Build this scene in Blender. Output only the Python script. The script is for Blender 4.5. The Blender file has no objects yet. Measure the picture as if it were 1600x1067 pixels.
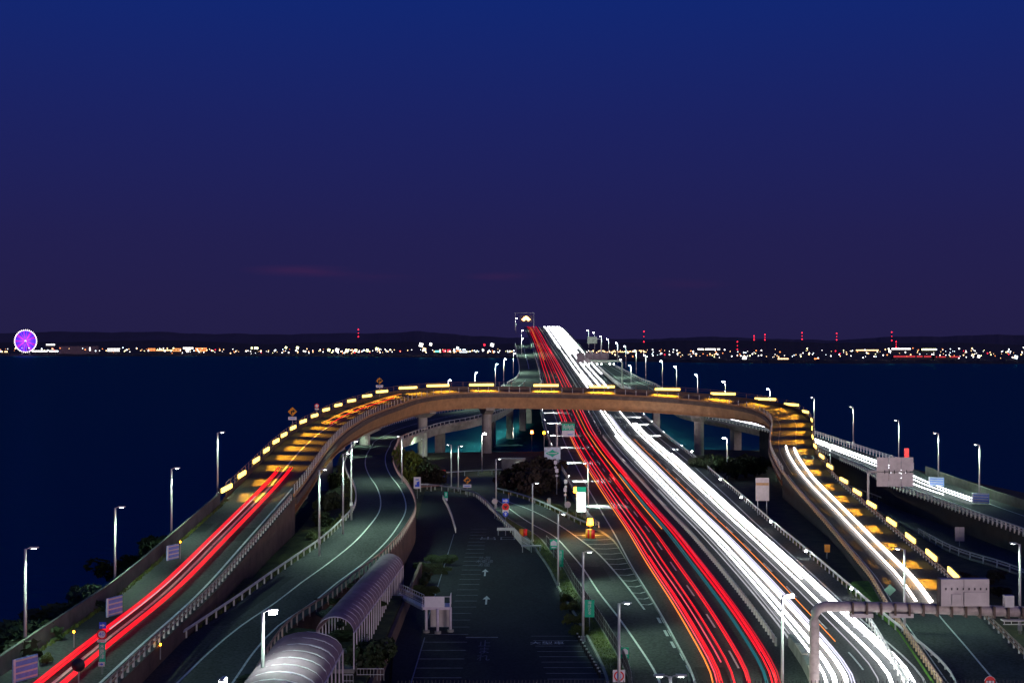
import bpy, math, random
from mathutils import Vector
random.seed(7)
S = bpy.context.scene
COL = S.collection
R = math.radians
# ------------------------------------------------------------------ camera, sky, light
F = 2133.3; CX = 800.0; HY = 541.0; CZ = 38.0        # survey: focal length in photo pixels, horizon row, eye height
cam_d = bpy.data.cameras.new("camera"); cam = bpy.data.objects.new("camera", cam_d); COL.objects.link(cam)
cam_d.sensor_width = 36; cam_d.lens = 48; cam_d.clip_start = 0.5; cam_d.clip_end = 60000
cam.location = (0, 0, CZ); cam.rotation_euler = (R(90.2), 0, 0)
S.camera = cam
S.view_settings.view_transform = 'Standard'; S.view_settings.look = 'None'
S.view_settings.exposure = 0; S.view_settings.gamma = 1; S.view_settings.use_curve_mapping = False
S.cycles.use_denoising = True
S.cycles.max_bounces = 5; S.cycles.diffuse_bounces = 2; S.cycles.glossy_bounces = 3
S.cycles.transparent_max_bounces = 6; S.cycles.sample_clamp_indirect = 4
S.cycles.caustics_reflective = False; S.cycles.caustics_refractive = False

W = bpy.data.worlds.new("World"); S.world = W; W.use_nodes = True
def make_sky():
    nt = W.node_tree; nd = nt.nodes; lk = nt.links
    bg = nd['Background']; bg.inputs['Strength'].default_value = 1.0
    tc = nd.new('ShaderNodeTexCoord'); sep = nd.new('ShaderNodeSeparateXYZ'); lk.new(tc.outputs['Generated'], sep.inputs[0])
    cr = nd.new('ShaderNodeValToRGB'); lk.new(sep.outputs['Z'], cr.inputs[0])
    e = cr.color_ramp.elements
    e[0].position = 0.0; e[0].color = (.0160, .0132, .060, 1)
    e[1].position = 1.0; e[1].color = (.003, .012, .10, 1)
    for p, c in ((.03, (.0168, .0135, .067)), (.08, (.0155, .0140, .081)), (.16, (.0110, .0160, .118)), (.25, (.0055, .0200, .166)), (.5, (.004, .016, .14))):
        q = e.new(p); q.color = (*c, 1)
    # faint last red wisps of cloud low over the coast
    no = nd.new('ShaderNodeTexNoise'); no.inputs['Scale'].default_value = 3.0; no.inputs['Detail'].default_value = 5
    mp = nd.new('ShaderNodeMapping'); mp.inputs['Scale'].default_value = (4, 4, 34); lk.new(tc.outputs['Generated'], mp.inputs[0]); lk.new(mp.outputs[0], no.inputs['Vector'])
    nr = nd.new('ShaderNodeMapRange'); nr.inputs['From Min'].default_value = .60; nr.inputs['From Max'].default_value = .80; lk.new(no.outputs['Fac'], nr.inputs['Value'])
    sc = nd.new('ShaderNodeMapping'); sc.inputs['Scale'].default_value = (1, 1, 9); lk.new(tc.outputs['Generated'], sc.inputs[0]); tot = None
    for az, el, rad, amt in ((-.153, .0545, .030, 1.6), (-.100, .0505, .035, .5), (-.004, .0510, .022, 1.5), (.118, .0450, .030, .7)):
        y = math.sqrt(1 - az * az * .97); dn = nd.new('ShaderNodeVectorMath'); dn.operation = 'DISTANCE'; dn.inputs[1].default_value = (az * .985, y * .998, el * 9); lk.new(sc.outputs[0], dn.inputs[0])
        g_ = nd.new('ShaderNodeMapRange'); g_.inputs['From Min'].default_value = rad * 1.6; g_.inputs['From Max'].default_value = 0; g_.inputs['To Max'].default_value = amt; lk.new(dn.outputs['Value'], g_.inputs['Value'])
        if tot is None: tot = g_.outputs[0]
        else: ad = nd.new('ShaderNodeMath'); lk.new(tot, ad.inputs[0]); lk.new(g_.outputs[0], ad.inputs[1]); tot = ad.outputs[0]
    nr.inputs['From Min'].default_value = .38; nr.inputs['From Max'].default_value = .72
    mu = nd.new('ShaderNodeMath'); mu.operation = 'MULTIPLY'; lk.new(nr.outputs[0], mu.inputs[0]); lk.new(tot, mu.inputs[1])
    mx = nd.new('ShaderNodeMix'); mx.data_type = 'RGBA'; mx.blend_type = 'ADD'; lk.new(mu.outputs[0], mx.inputs[0]); lk.new(cr.outputs[0], mx.inputs[6]); mx.inputs[7].default_value = (.016, .001, .0, 1)
    lk.new(mx.outputs[2], bg.inputs['Color'])
make_sky()
sun_d = bpy.data.lights.new("afterglow_sun", 'SUN'); sun = bpy.data.objects.new("afterglow_sun", sun_d); COL.objects.link(sun)
sun_d.energy = 1.1; sun_d.angle = R(18); sun_d.color = (1.0, .80, .86)
sun.rotation_euler = (R(90 - 4), 0, R(26))         # last glow of the west, low behind the viewer

# ------------------------------------------------------------------ materials
MATS = {}
def mat(name, col, rough=.7, metal=0., var=.25, scale=1.2, bump=.0, emit=None, estr=0., col2=None, spec=None, alpha=None, bscale=None):
    if name in MATS: return MATS[name]
    m = bpy.data.materials.new(name); m.use_nodes = True; nt = m.node_tree; nd = nt.nodes; lk = nt.links
    b = nd['Principled BSDF']; b.inputs['Roughness'].default_value = rough; b.inputs['Metallic'].default_value = metal
    if spec is not None: b.inputs['Specular IOR Level'].default_value = spec
    c = (*col, 1)
    if var > 0:
        tc = nd.new('ShaderNodeTexCoord'); n = nd.new('ShaderNodeTexNoise'); n.inputs['Scale'].default_value = scale; n.inputs['Detail'].default_value = 6; n.inputs['Roughness'].default_value = .65
        lk.new(tc.outputs['Object'], n.inputs['Vector'])
        r = nd.new('ShaderNodeValToRGB'); lk.new(n.outputs['Fac'], r.inputs[0])
        lo = tuple(x * (1 - var) for x in col); hi = col2 or tuple(min(1, x * (1 + var)) for x in col)
        r.color_ramp.elements[0].position = .32; r.color_ramp.elements[0].color = (*lo, 1)
        r.color_ramp.elements[1].position = .68; r.color_ramp.elements[1].color = (*hi, 1)
        lk.new(r.outputs[0], b.inputs['Base Color'])
        if bump > 0:
            n2 = nd.new('ShaderNodeTexNoise'); n2.inputs['Scale'].default_value = bscale or scale * 6; n2.inputs['Detail'].default_value = 4; lk.new(tc.outputs['Object'], n2.inputs['Vector'])
            bp = nd.new('ShaderNodeBump'); bp.inputs['Strength'].default_value = bump; bp.inputs['Distance'].default_value = .15; lk.new(n2.outputs['Fac'], bp.inputs['Height']); lk.new(bp.outputs[0], b.inputs['Normal'])
    else: b.inputs['Base Color'].default_value = c
    if emit: b.inputs['Emission Color'].default_value = (*emit, 1); b.inputs['Emission Strength'].default_value = estr
    if alpha is not None: b.inputs['Alpha'].default_value = alpha
    MATS[name] = m; return m
def glow(name, col, s, sample=True):
    m = mat(name, (.02, .02, .02), var=0, emit=col, estr=s)
    if not sample: m.cycles.emission_sampling = 'NONE'
    return m
def asphalt(name, col, patch=.35):
    m = bpy.data.materials.new(name); m.use_nodes = True; nt = m.node_tree; nd = nt.nodes; lk = nt.links
    b = nd['Principled BSDF']; b.inputs['Specular IOR Level'].default_value = .12
    tc = nd.new('ShaderNodeTexCoord')
    big = nd.new('ShaderNodeTexNoise'); big.inputs['Scale'].default_value = .11; big.inputs['Detail'].default_value = 5
    mp = nd.new('ShaderNodeMapping'); mp.inputs['Scale'].default_value = (1, .35, 1); lk.new(tc.outputs['Object'], mp.inputs[0]); lk.new(mp.outputs[0], big.inputs['Vector'])
    fine = nd.new('ShaderNodeTexNoise'); fine.inputs['Scale'].default_value = 3.5; fine.inputs['Detail'].default_value = 8; lk.new(tc.outputs['Object'], fine.inputs['Vector'])
    ad = nd.new('ShaderNodeMath'); ad.operation = 'MULTIPLY_ADD'; ad.inputs[1].default_value = .55; lk.new(fine.outputs['Fac'], ad.inputs[0])
    ml = nd.new('ShaderNodeMath'); ml.operation = 'MULTIPLY'; ml.inputs[1].default_value = .45; lk.new(big.outputs['Fac'], ml.inputs[0]); lk.new(ml.outputs[0], ad.inputs[2])
    r = nd.new('ShaderNodeValToRGB'); lk.new(ad.outputs[0], r.inputs[0])
    r.color_ramp.elements[0].position = .36; r.color_ramp.elements[0].color = (*[x * (1 - patch) for x in col], 1)
    r.color_ramp.elements[1].position = .64; r.color_ramp.elements[1].color = (*[x * (1 + patch) for x in col], 1)
    lk.new(r.outputs[0], b.inputs['Base Color'])
    rr = nd.new('ShaderNodeMapRange'); rr.inputs['To Min'].default_value = .78; rr.inputs['To Max'].default_value = .95; lk.new(big.outputs['Fac'], rr.inputs['Value']); lk.new(rr.outputs[0], b.inputs['Roughness'])
    bp = nd.new('ShaderNodeBump'); bp.inputs['Strength'].default_value = .25; bp.inputs['Distance'].default_value = .03; lk.new(fine.outputs['Fac'], bp.inputs['Height']); lk.new(bp.outputs[0], b.inputs['Normal'])
    return m
ASPH = asphalt("asphalt", (.064, .070, .066), .55); ASPH2 = asphalt("car_park_asphalt", (.034, .038, .042), .45)
PAINT = mat("road_paint", (.62, .64, .60), .6, var=.3, scale=2.5)
FADED = mat("faded_paint", (.22, .24, .25), .7, var=.45, scale=1.5)
CONC = mat("concrete", (.24, .24, .215), .85, var=.35, scale=.35, bump=.3)
MOSS = mat("mossy_concrete", (.125, .14, .11), .9, var=.45, scale=.25, bump=.4, col2=(.17, .18, .15))
BROWNC = mat("brown_concrete", (.13, .082, .062), .85, var=.35, scale=.4, bump=.3)
GIRD = mat("girder_paint", (.40, .21, .085), .55, var=.25, scale=.5)
FASC = mat("dark_fascia", (.11, .075, .055), .7, var=.35, scale=.8)
PIER = mat("pier_concrete", (.33, .31, .27), .8, var=.3, scale=.3, bump=.2)
STEEL = mat("galvanised_steel", (.40, .41, .42), .45, .4, var=.15)
WSTEEL = mat("pale_painted_steel", (.62, .62, .60), .45, .1, var=.12)
BRAIL = mat("brown_rail", (.34, .20, .15), .5, .2, var=.2)
DSTEEL = mat("dark_steel", (.035, .035, .04), .5, .3, var=.2)
POLE = mat("lamp_pole_paint", (.52, .50, .50), .4, .3, var=.1)
REFL = mat("pale_reflector_post", (.70, .69, .62), .5, var=.2)
SIGNB = mat("sign_back_aluminium", (.50, .46, .45), .5, .2, var=.15, scale=.7)
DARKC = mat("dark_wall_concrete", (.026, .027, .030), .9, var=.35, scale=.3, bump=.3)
GRASS = mat("grass_ground", (.035, .055, .012), .95, var=.5, scale=.5, bump=.8, col2=(.085, .095, .02))
DRYG = mat("dry_grass_ground", (.05, .05, .018), .95, var=.5, scale=.4, bump=.8, col2=(.09, .075, .03))
ROCK = mat("shore_rock", (.06, .06, .058), .9, var=.5, scale=.6, bump=1.)
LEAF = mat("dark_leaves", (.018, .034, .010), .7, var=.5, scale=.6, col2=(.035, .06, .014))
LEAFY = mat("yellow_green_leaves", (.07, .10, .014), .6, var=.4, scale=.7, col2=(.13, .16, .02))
LEAFB = mat("brown_twigs", (.026, .019, .013), .8, var=.5, scale=.6, col2=(.045, .03, .02))
BARK = mat("bark", (.05, .035, .025), .9, var=.3)
LBLUE = mat("sign_blue", (.03, .10, .75), .4, var=0)
SRED = mat("sign_red", (.75, .015, .02), .4, var=0)
SGREEN = mat("sign_green", (.0, .52, .28), .4, var=.1, scale=2)
SWHITE = mat("sign_white", (.75, .74, .76), .4, var=.06, scale=3)
SYEL = mat("sign_yellow", (.75, .30, .02), .4, var=.1)
SBLACK = mat("sign_black", (.015, .015, .015), .5, var=0)
PANELP = mat("panel_lilac", (.17, .30, .72), .5, var=.15, scale=2)
LAMPW = glow("street_lamp_glow", (.92, 1, .95), 30)
LAMPX = glow("floodlamp_glow", (.95, .98, 1), 160)
LEDM = glow("amber_led_bar_glow", (1, .64, .13), 4.2, False)
T_RED = glow("tail_light_red", (1, .002, .012), 1.25)
T_REDD = glow("tail_light_deep_red", (.62, .0, .012), 1.0)
T_PINK = glow("tail_light_pink", (1, .07, .12), 1.2)
T_ORG = glow("marker_light_orange", (1, .26, .03), 1.4)
T_TEAL = glow("marker_light_teal", (.0, .13, .15), 1.0)
T_WHT = glow("head_light_white", (.93, .92, 1), 10)
T_WARM = glow("head_light_warm", (1, .84, .78), 9)
T_DIM = glow("head_light_dim", (.62, .60, .66), .8); T_SOFT = glow("head_light_lilac", (.80, .78, 1), 1.3)
AMBER = glow("amber_beacon_glow", (1, .30, .01), 30); REDG = glow("red_lamp_glow", (1, .10, .03), 14, False)
LITW = glow("lit_panel_white", (.9, 1, .95), 3.2)

# ------------------------------------------------------------------ mesh helpers
class MB:
    def __init__(s): s.v = []; s.f = []
    def add(s, vs, fs):
        o = len(s.v); s.v += [tuple(v) for v in vs]; s.f += [tuple(i + o for i in f) for f in fs]
    def box(s, c, d, yaw=0., tilt=None):
        x, y, z = d[0] / 2, d[1] / 2, d[2] / 2; ca, sa = math.cos(yaw), math.sin(yaw); vs = []
        for k in (-1, 1):
            for a, b in ((-1, -1), (1, -1), (1, 1), (-1, 1)):
                px, py = a * x, b * y; vs.append((c[0] + px * ca - py * sa, c[1] + px * sa + py * ca, c[2] + k * z))
        s.add(vs, [(3, 2, 1, 0), (4, 5, 6, 7), (0, 1, 5, 4), (1, 2, 6, 5), (2, 3, 7, 6), (3, 0, 4, 7)])
    def loft(s, lines, closed=True, caps=True):
        n = len(lines); m = len(lines[0]); vs = [p for i in range(m) for p in (l[i] for l in lines)]; fs = []
        for i in range(m - 1):
            for j in range(n if closed else n - 1):
                k = (j + 1) % n; fs.append((i * n + j, i * n + k, (i + 1) * n + k, (i + 1) * n + j))
        if closed and caps: fs.append(tuple(range(n))[::-1]); fs.append(tuple((m - 1) * n + j for j in range(n)))
        s.add(vs, fs)
    def tube(s, pts, r, n=6, r2=None):
        pts = [Vector(p) for p in pts]; m = len(pts); rows = []
        for i, p in enumerate(pts):
            t = (pts[min(i + 1, m - 1)] - pts[max(i - 1, 0)]).normalized()
            u = t.cross(Vector((0, 0, 1)));
            if u.length < .05: u = t.cross(Vector((0, 1, 0)))
            u.normalize(); w = u.cross(t); rr = r if r2 is None else r + (r2 - r) * i / (m - 1)
            rows.append([p + (u * math.cos(2 * math.pi * k / n) + w * math.sin(2 * math.pi * k / n)) * rr for k in range(n)])
        s.loft([[rows[i][k] for i in range(m)] for k in range(n)], True, True)
    def disc(s, c, r, th, n=20, r0=0.):          # disc or ring facing -Y
        vs = []; fs = []
        for k in range(n):
            a = 2 * math.pi * k / n; ca, sa = math.cos(a), math.sin(a)
            vs += [(c[0] + r * ca, c[1] - th / 2, c[2] + r * sa), (c[0] + r * ca, c[1] + th / 2, c[2] + r * sa), (c[0] + r0 * ca, c[1] - th / 2, c[2] + r0 * sa), (c[0] + r0 * ca, c[1] + th / 2, c[2] + r0 * sa)]
        for k in range(n):
            a = 4 * k; b = 4 * ((k + 1) % n); fs += [(a, b, b + 2, a + 2), (a + 1, a + 3, b + 3, b + 1), (a, a + 1, b + 1, b)]
            if r0: fs.append((a + 2, b + 2, b + 3, a + 3))
        s.add(vs, fs)
    def poly(s, pts, y, th):                     # outline in x,z extruded along y
        n = len(pts); vs = [(p[0], y - th / 2, p[1]) for p in pts] + [(p[0], y + th / 2, p[1]) for p in pts]
        s.add(vs, [tuple(range(n)), tuple(range(n, 2 * n))[::-1]] + [(i, i + n, (i + 1) % n + n, (i + 1) % n) for i in range(n)])
    def ico(s, c, r, sq=(1, 1, 1)):
        vs = [(1, 0, 0), (-1, 0, 0), (0, 1, 0), (0, -1, 0), (0, 0, 1), (0, 0, -1)]
        s.add([(c[0] + v[0] * r * sq[0], c[1] + v[1] * r * sq[1], c[2] + v[2] * r * sq[2]) for v in vs], [(0, 2, 4), (2, 1, 4), (1, 3, 4), (3, 0, 4), (2, 0, 5), (1, 2, 5), (3, 1, 5), (0, 3, 5)])
    def mesh(s, name, m, smooth=False):
        me = bpy.data.meshes.new(name); me.from_pydata(s.v, [], s.f); me.materials.append(m); me.update()
        if smooth: me.polygons.foreach_set('use_smooth', [True] * len(me.polygons))
        return me
def link(name, me, parent=None, loc=(0, 0, 0), yaw=0.):
    o = bpy.data.objects.new(name, me); COL.objects.link(o); o.location = loc; o.rotation_euler = (0, 0, yaw)
    if parent: o.parent = parent
    return o
def wpart(name, mb, m, parent, smooth=False, stuff=False):   # mesh given in world coordinates under an unrotated parent
    o = link(name, mb.mesh(name, m, smooth), parent); 
    if parent:
        off = Vector(parent.location); p = parent.parent
        while p: off += Vector(p.location); p = p.parent
        o.location = -off
    if stuff: o['kind'] = 'stuff'
    return o
def lpart(name, mb, m, parent, smooth=False): return link(name, mb.mesh(name, m, smooth), parent)
def struct(name, mb, m, kind='structure', smooth=False):
    o = link(name, mb.mesh(name, m, smooth)); o['kind'] = kind; return o
def tag(o, label, cat, group=None):
    o['label'] = label; o['category'] = cat
    if group: o['group'] = group
    return o
def thing(name, label, cat, loc, group=None, yaw=0.):
    o = bpy.data.objects.new(name, None); COL.objects.link(o); o.location = loc; o.rotation_euler = (0, 0, yaw); o.empty_display_size = .5
    return tag(o, label, cat, group)
def copy_tree(o, parent=None):
    c = o.copy(); COL.objects.link(c)
    if parent: c.parent = parent
    for ch in list(o.children): copy_tree(ch, c)
    return c
ORD = ['first', 'second', 'third', 'fourth', 'fifth', 'sixth', 'seventh', 'eighth', 'ninth', 'tenth', 'eleventh', 'twelfth', 'thirteenth', 'fourteenth', 'fifteenth', 'sixteenth', 'seventeenth', 'eighteenth', 'nineteenth', 'twentieth', 'twenty-first', 'twenty-second', 'twenty-third', 'twenty-fourth', 'twenty-fifth', 'twenty-sixth', 'twenty-seventh', 'twenty-eighth', 'twenty-ninth', 'thirtieth'] + ['thirty-' + x for x in ('first', 'second', 'third', 'fourth', 'fifth', 'sixth', 'seventh', 'eighth', 'ninth')] + ['fortieth', 'forty-first', 'forty-second']

# ------------------------------------------------------------------ survey helpers: photo row/column -> metres on the ground
def at(px, py, z): D = F * (CZ - z) / (py - HY); return Vector(((px - CX) / F * D, D, z))
def atD(px, py, D): return Vector(((px - CX) / F * D, D, CZ - (py - HY) / F * D))
def ip(tab, x):
    if x <= tab[0][0]: return tab[0][1]
    for a, b in zip(tab, tab[1:]):
        if x <= b[0]: return a[1] + (b[1] - a[1]) * (x - a[0]) / (b[0] - a[0])
    return tab[-1][1]
def smooth_tab(tab, w):                          # soften the kinks of a height profile
    return [(d, sum(ip(tab, d + k * w / 4) for k in range(-4, 5)) / 9) for d in [tab[0][0] + i * (tab[-1][0] - tab[0][0]) / 200 for i in range(201)]]
def solve(py, prof, lo=60., hi=1350., dz=0.):
    g = lambda D: HY + F * (CZ - ip(prof, D) - dz) / D - py
    for _ in range(50):
        m = (lo + hi) / 2
        if g(m) > 0: lo = m
        else: hi = m
    return (lo + hi) / 2
def cat(pts, step):                              # Catmull-Rom through points, then even spacing
    pts = [Vector(p) for p in pts]; P = [pts[0] * 2 - pts[1]] + pts + [pts[-1] * 2 - pts[-2]]; out = []
    for i in range(1, len(P) - 2):
        a, b, c, d = P[i - 1:i + 3]; n = max(2, int((c - b).length / step * 3))
        for k in range(n):
            t = k / n; out.append(.5 * ((2 * b) + (c - a) * t + (2 * a - 5 * b + 4 * c - d) * t * t + (3 * b - a - 3 * c + d) * t ** 3))
    out.append(pts[-1]); return resample(out, step)
def length(p): return sum((b - a).length for a, b in zip(p, p[1:]))
def resample(p, step=None, n=None):
    L = length(p); n = n or max(2, int(round(L / step)) + 1); out = [p[0].copy()]; acc = 0; k = 0
    for i in range(1, n - 1):
        s = L * i / (n - 1)
        while k < len(p) - 2 and acc + (p[k + 1] - p[k]).length < s: acc += (p[k + 1] - p[k]).length; k += 1
        d = (p[k + 1] - p[k]).length; out.append(p[k].lerp(p[k + 1], min(1, (s - acc) / d if d else 0)))
    out.append(p[-1].copy()); return out
def up(p, dz): return [v + Vector((0, 0, dz)) for v in p]
def side(p, d):                                  # shift to the right of the travel direction
    out = []
    for i, v in enumerate(p):
        t = p[min(i + 1, len(p) - 1)] - p[max(i - 1, 0)]; t.z = 0; t.normalize(); out.append(v + Vector((t.y, -t.x, 0)) * d)
    return out
def cut(p, d0, d1): return [v for v in p if d0 <= v.y <= d1]
def yaw_at(p, i): t = p[min(i + 1, len(p) - 1)] - p[max(i - 1, 0)]; return math.atan2(t.y, t.x)
class Road:
    def __init__(s, L, Rr): s.L = L; s.R = Rr; s.n = len(L)
    def at_u(s, u, dz=0.): return [a.lerp(b, u) + Vector((0, 0, dz)) for a, b in zip(s.L, s.R)]
    def fromL(s, m, dz=0.): return [a + (b - a).normalized() * m + Vector((0, 0, dz)) for a, b in zip(s.L, s.R)]
    def fromR(s, m, dz=0.): return [b + (a - b).normalized() * m + Vector((0, 0, dz)) for a, b in zip(s.L, s.R)]
def table_road(tl, tr, prof, d0, d1, step=5.):
    n = int((d1 - d0) / step) + 1; L = []; Rr = []; tl = sorted(tl); tr = sorted(tr)
    for i in range(n):
        D = d0 + (d1 - d0) * i / (n - 1); z = ip(prof, D); y = HY + F * (CZ - z) / D
        L.append(Vector(((ip(tl, y) - CX) / F * D, D, z))); Rr.append(Vector(((ip(tr, y) - CX) / F * D, D, z)))
    for _ in range(3):
        for q in (L, Rr):
            xs = [v.x for v in q]
            for i in range(1, n - 1): q[i].x = (xs[i - 1] + 2 * xs[i] + xs[i + 1]) / 4
    return Road(L, Rr)
def pair_road(pairs, step=4.):
    L = cat([p[0] for p in pairs], step); Rr = cat([p[1] for p in pairs], step); n = max(len(L), len(Rr))
    # keep the pairs matched: resample both by pair index
    def idx(pts):
        P = [pts[0] * 2 - pts[1]] + pts + [pts[-1] * 2 - pts[-2]]; out = []
        for i in range(1, len(P) - 2):
            a, b, c, d = P[i - 1:i + 3]
            k = max(2, int((c - b).length / step)); kk[i - 1] = max(kk.get(i - 1, 2), k)
        for i in range(1, len(P) - 2):
            a, b, c, d = P[i - 1:i + 3]
            for j in range(kk[i - 1]):
                t = j / kk[i - 1]; out.append(.5 * ((2 * b) + (c - a) * t + (2 * a - 5 * b + 4 * c - d) * t * t + (3 * b - a - 3 * c + d) * t ** 3))
        return out + [pts[-1]]
    kk = {}; A = [Vector(p[0]) for p in pairs]; B = [Vector(p[1]) for p in pairs]; idx(A); idx(B)
    return Road(idx(A), idx(B))
def ribbon(name, road, m, dz=0., u0=0., u1=1.):
    b = MB(); b.loft([road.at_u(u1, dz), road.at_u(u0, dz)], False); return struct(name, b, m)
def skirt(name, road, m, zb, parent=None, eps=.02, d0=-1e9, d1=1e9):
    rows = [(l, r) for l, r in zip(road.L, road.R) if d0 <= l.y <= d1]
    L = [l for l, r in rows]; Rr = [r for l, r in rows]; b = MB()
    b.loft([up(L, -eps), up(Rr, -eps), [Vector((v.x, v.y, zb)) for v in Rr], [Vector((v.x, v.y, zb)) for v in L]])
    return wpart(name, b, m, parent) if parent else struct(name, b, m)
def stripe(path, w=.22, dz=.012, dash=None, m=None, name='lane_marking'):
    b = MB(); p = up(path, dz)
    if dash:
        q = resample(p, 2.0); a = side(q, -w / 2); c = side(q, w / 2); on, per = dash; k = 0
        while k + int(on / 2) < len(q):
            e = k + int(on / 2); b.loft([c[k:e + 1], a[k:e + 1]], False); k += int(per / 2)
    else: b.loft([side(p, w / 2), side(p, -w / 2)], False)
    return struct(name, b, m or PAINT)
_pm = {}
def post_mesh(key, d, m):
    if key not in _pm:
        b = MB(); b.box((0, 0, d[2] / 2), d); _pm[key] = b.mesh('post', m)
    return _pm[key]
def barrier(name, label, path, h=1.0, beam=.32, beams=1, rail_m=STEEL, post_m=REFL, post=(.16, .16), spacing=3., group='guard rails along the roads', cat_='guard rail', indiv=110, below=.3, thick=.07, cap=False):
    path = resample(path, 3.0); t = thing(name, label, cat_, path[0], group)
    for k in range(beams):
        zt = h - k * (beam + .18); a = side(path, -thick / 2); c = side(path, thick / 2); b = MB()
        mid = zt - beam / 2
        b.loft([up(a, zt), up(c, zt), up(side(path, thick / 2 + .05), mid), up(c, zt - beam), up(a, zt - beam), up(side(path, -thick / 2 - .05), mid)] if not cap else [up(a, zt), up(c, zt), up(c, zt - beam), up(a, zt - beam)])
        wpart('rail', b, rail_m, t)
    q = resample(path, spacing); pm = post_mesh((post, h, post_m.name), (post[0], post[1], h + below - .03), post_m)
    order = sorted(range(len(q)), key=lambda i: q[i].y); near = set(order[:indiv])
    rest = MB()
    for i, v in enumerate(q):
        if i in near and v.y < 330: link('post', pm, t, v - path[0] - Vector((0, 0, below)), yaw_at(q, i))
        else: rest.box((v.x, v.y, v.z + (h - below) / 2 - .015), (post[0], post[1], h + below - .03), yaw_at(q, i))
    if rest.v: wpart('far_posts', rest, post_m, t, stuff=True)
    return t
def parapet(name, label, path, h, th, m, panel=6., below=.3, parent=None, group=None, cat_='wall', cap=None, part='panel'):
    path = resample(path, 2.0); t = parent or thing(name, label, cat_, path[0], group); k = max(1, int(panel / 2)); i = 0
    while i < len(path) - 1:
        e = min(i + k, len(path) - 1); seg = path[i:e + 1]
        a0, a1 = seg[0], seg[-1]; sh = .012 / max(.1, (a1 - a0).length)
        seg[0] = a0.lerp(seg[1], sh * 3); b = MB()
        j = random.uniform(-.012, .012); b.loft([up(side(seg, -th / 2 + j), h), up(side(seg, th / 2 + j), h), up(side(seg, th / 2 + j), -below), up(side(seg, -th / 2 + j), -below)])
        wpart(part, b, m, t); i = e
    if cap:
        b = MB(); b.tube(up(path, h + .22), .05, 6); wpart('hand_rail', b, cap, t)
    return t
def strand_mat(m):
    """give a trail material its strand-to-strand brightness, read from the mesh"""
    if m.get('strands'): return m
    nt = m.node_tree; b = nt.nodes['Principled BSDF']; at_ = nt.nodes.new('ShaderNodeAttribute'); at_.attribute_name = 'strand'; mu = nt.nodes.new('ShaderNodeMath'); mu.operation = 'MULTIPLY'; mu.inputs[1].default_value = b.inputs['Emission Strength'].default_value
    nt.links.new(at_.outputs['Fac'], mu.inputs[0]); nt.links.new(mu.outputs[0], b.inputs['Emission Strength']); m['strands'] = 1; return m
def trail(label, path, w, m, h=.75, th=.12, group=None, wob=.05, fine=6.):
    h *= .75; p = resample(path, fine); ph = random.uniform(0, 6); q = []
    nrm = side(p, 1.)
    for i, v in enumerate(p): q.append(v + (nrm[i] - v) * wob * math.sin(i * fine / 31. + ph))
    q = up(q, h); K = max(2, min(12, int(w / .085))); lines = [side(q, -w / 2)]; 
    for k in range(K + 1): lines.append(up(side(q, w * (k / K - .5) * .96), th / 2 * (.6 + .4 * math.sin(math.pi * k / K))))
    lines += [side(q, w / 2), up(side(q, w * .4), -th / 2), up(side(q, -w * .4), -th / 2)]
    b = MB(); b.loft(lines); o = link('light_trail', b.mesh('light_trail', strand_mat(m))); tag(o, label, 'light trail', group)
    n = len(lines); at_ = o.data.attributes.new('strand', 'FLOAT', 'FACE'); br = [random.choice((.45, .7, .95, 1.15, 1.4)) if w > .2 else 1. for _ in range(n)]; drift = [random.uniform(0, 6) for _ in range(n)]
    vals = [max(.15, br[f % n] * (1 + .25 * math.sin((f // n) * fine / 40. + drift[f % n]))) for f in range(len(b.f))]
    at_.data.foreach_set('value', vals); return o

# ------------------------------------------------------------------ height profiles and road plans
PM = smooth_tab([(60, 5), (250, 5.3), (350, 6.8), (430, 9), (510, 13), (650, 20.5), (800, 29.3), (1000, 43), (1100, 49), (1200, 53.6), (1300, 56.4), (1400, 57.3), (1500, 56.5), (1700, 52)], 50)
PR7 = smooth_tab([(60, 8.2), (225, 8.4), (267, 8.7), (333, 10), (400, 11.6), (440, 13), (480, 14.8), (560, 18.8), (640, 21.5), (720, 25.3), (800, 29.5), (900, 36.3), (1000, 43.2)], 20)
PR2 = [(60, 7.5), (120, 8), (154, 8.5), (197, 9.5), (261, 10), (328, 10.5), (400, 11.9), (425, 12.3), (460, 13.2), (492, 14), (520, 15.3), (620, 20.6), (720, 25.5), (880, 34), (1000, 41.5), (1120, 47)]
ML = [(1067, 1090), (1030, 1069), (994, 1050), (952, 1027), (885, 985), (837, 957), (822, 925), (800, 911), (790, 905), (760, 891), (735, 877), (718, 866), (694, 858), (668, 851), (640, 845), (620, 845), (600, 847), (592, 846), (575, 841), (547, 834), (530, 828), (515, 822), (509, 817)]
MR = [(1067, 1500), (1025, 1450), (962, 1372), (925, 1330), (865, 1260), (815, 1200), (777, 1157), (750, 1125), (720, 1090), (682, 1040), (642, 997), (620, 983), (603, 966), (590, 952), (575, 936), (549, 915), (530, 898), (515, 884), (509, 874)]
MM = [(1067, 1250), (985, 1197), (935, 1160), (897, 1130), (861, 1100), (832, 1075), (798, 1042), (757, 1005), (710, 963), (678, 938), (638, 916), (606, 901), (596, 895), (568, 878), (547, 864), (517, 846), (509, 840)]
MA = [(1067, 1092), (1030, 1071), (994, 1052), (952, 1029), (885, 987), (837, 962), (800, 940), (765, 920), (739, 906), (700, 886), (681, 878), (636, 862), (600, 849), (592, 848), (575, 843), (547, 836), (530, 830), (515, 824), (509, 819)]
main_out = table_road(ML, MM, PM, 100, 1420); main_in = table_road(MM, MR, PM, 100, 1420)
lanes_out = table_road(MA, MM, PM, 100, 1420)
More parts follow.
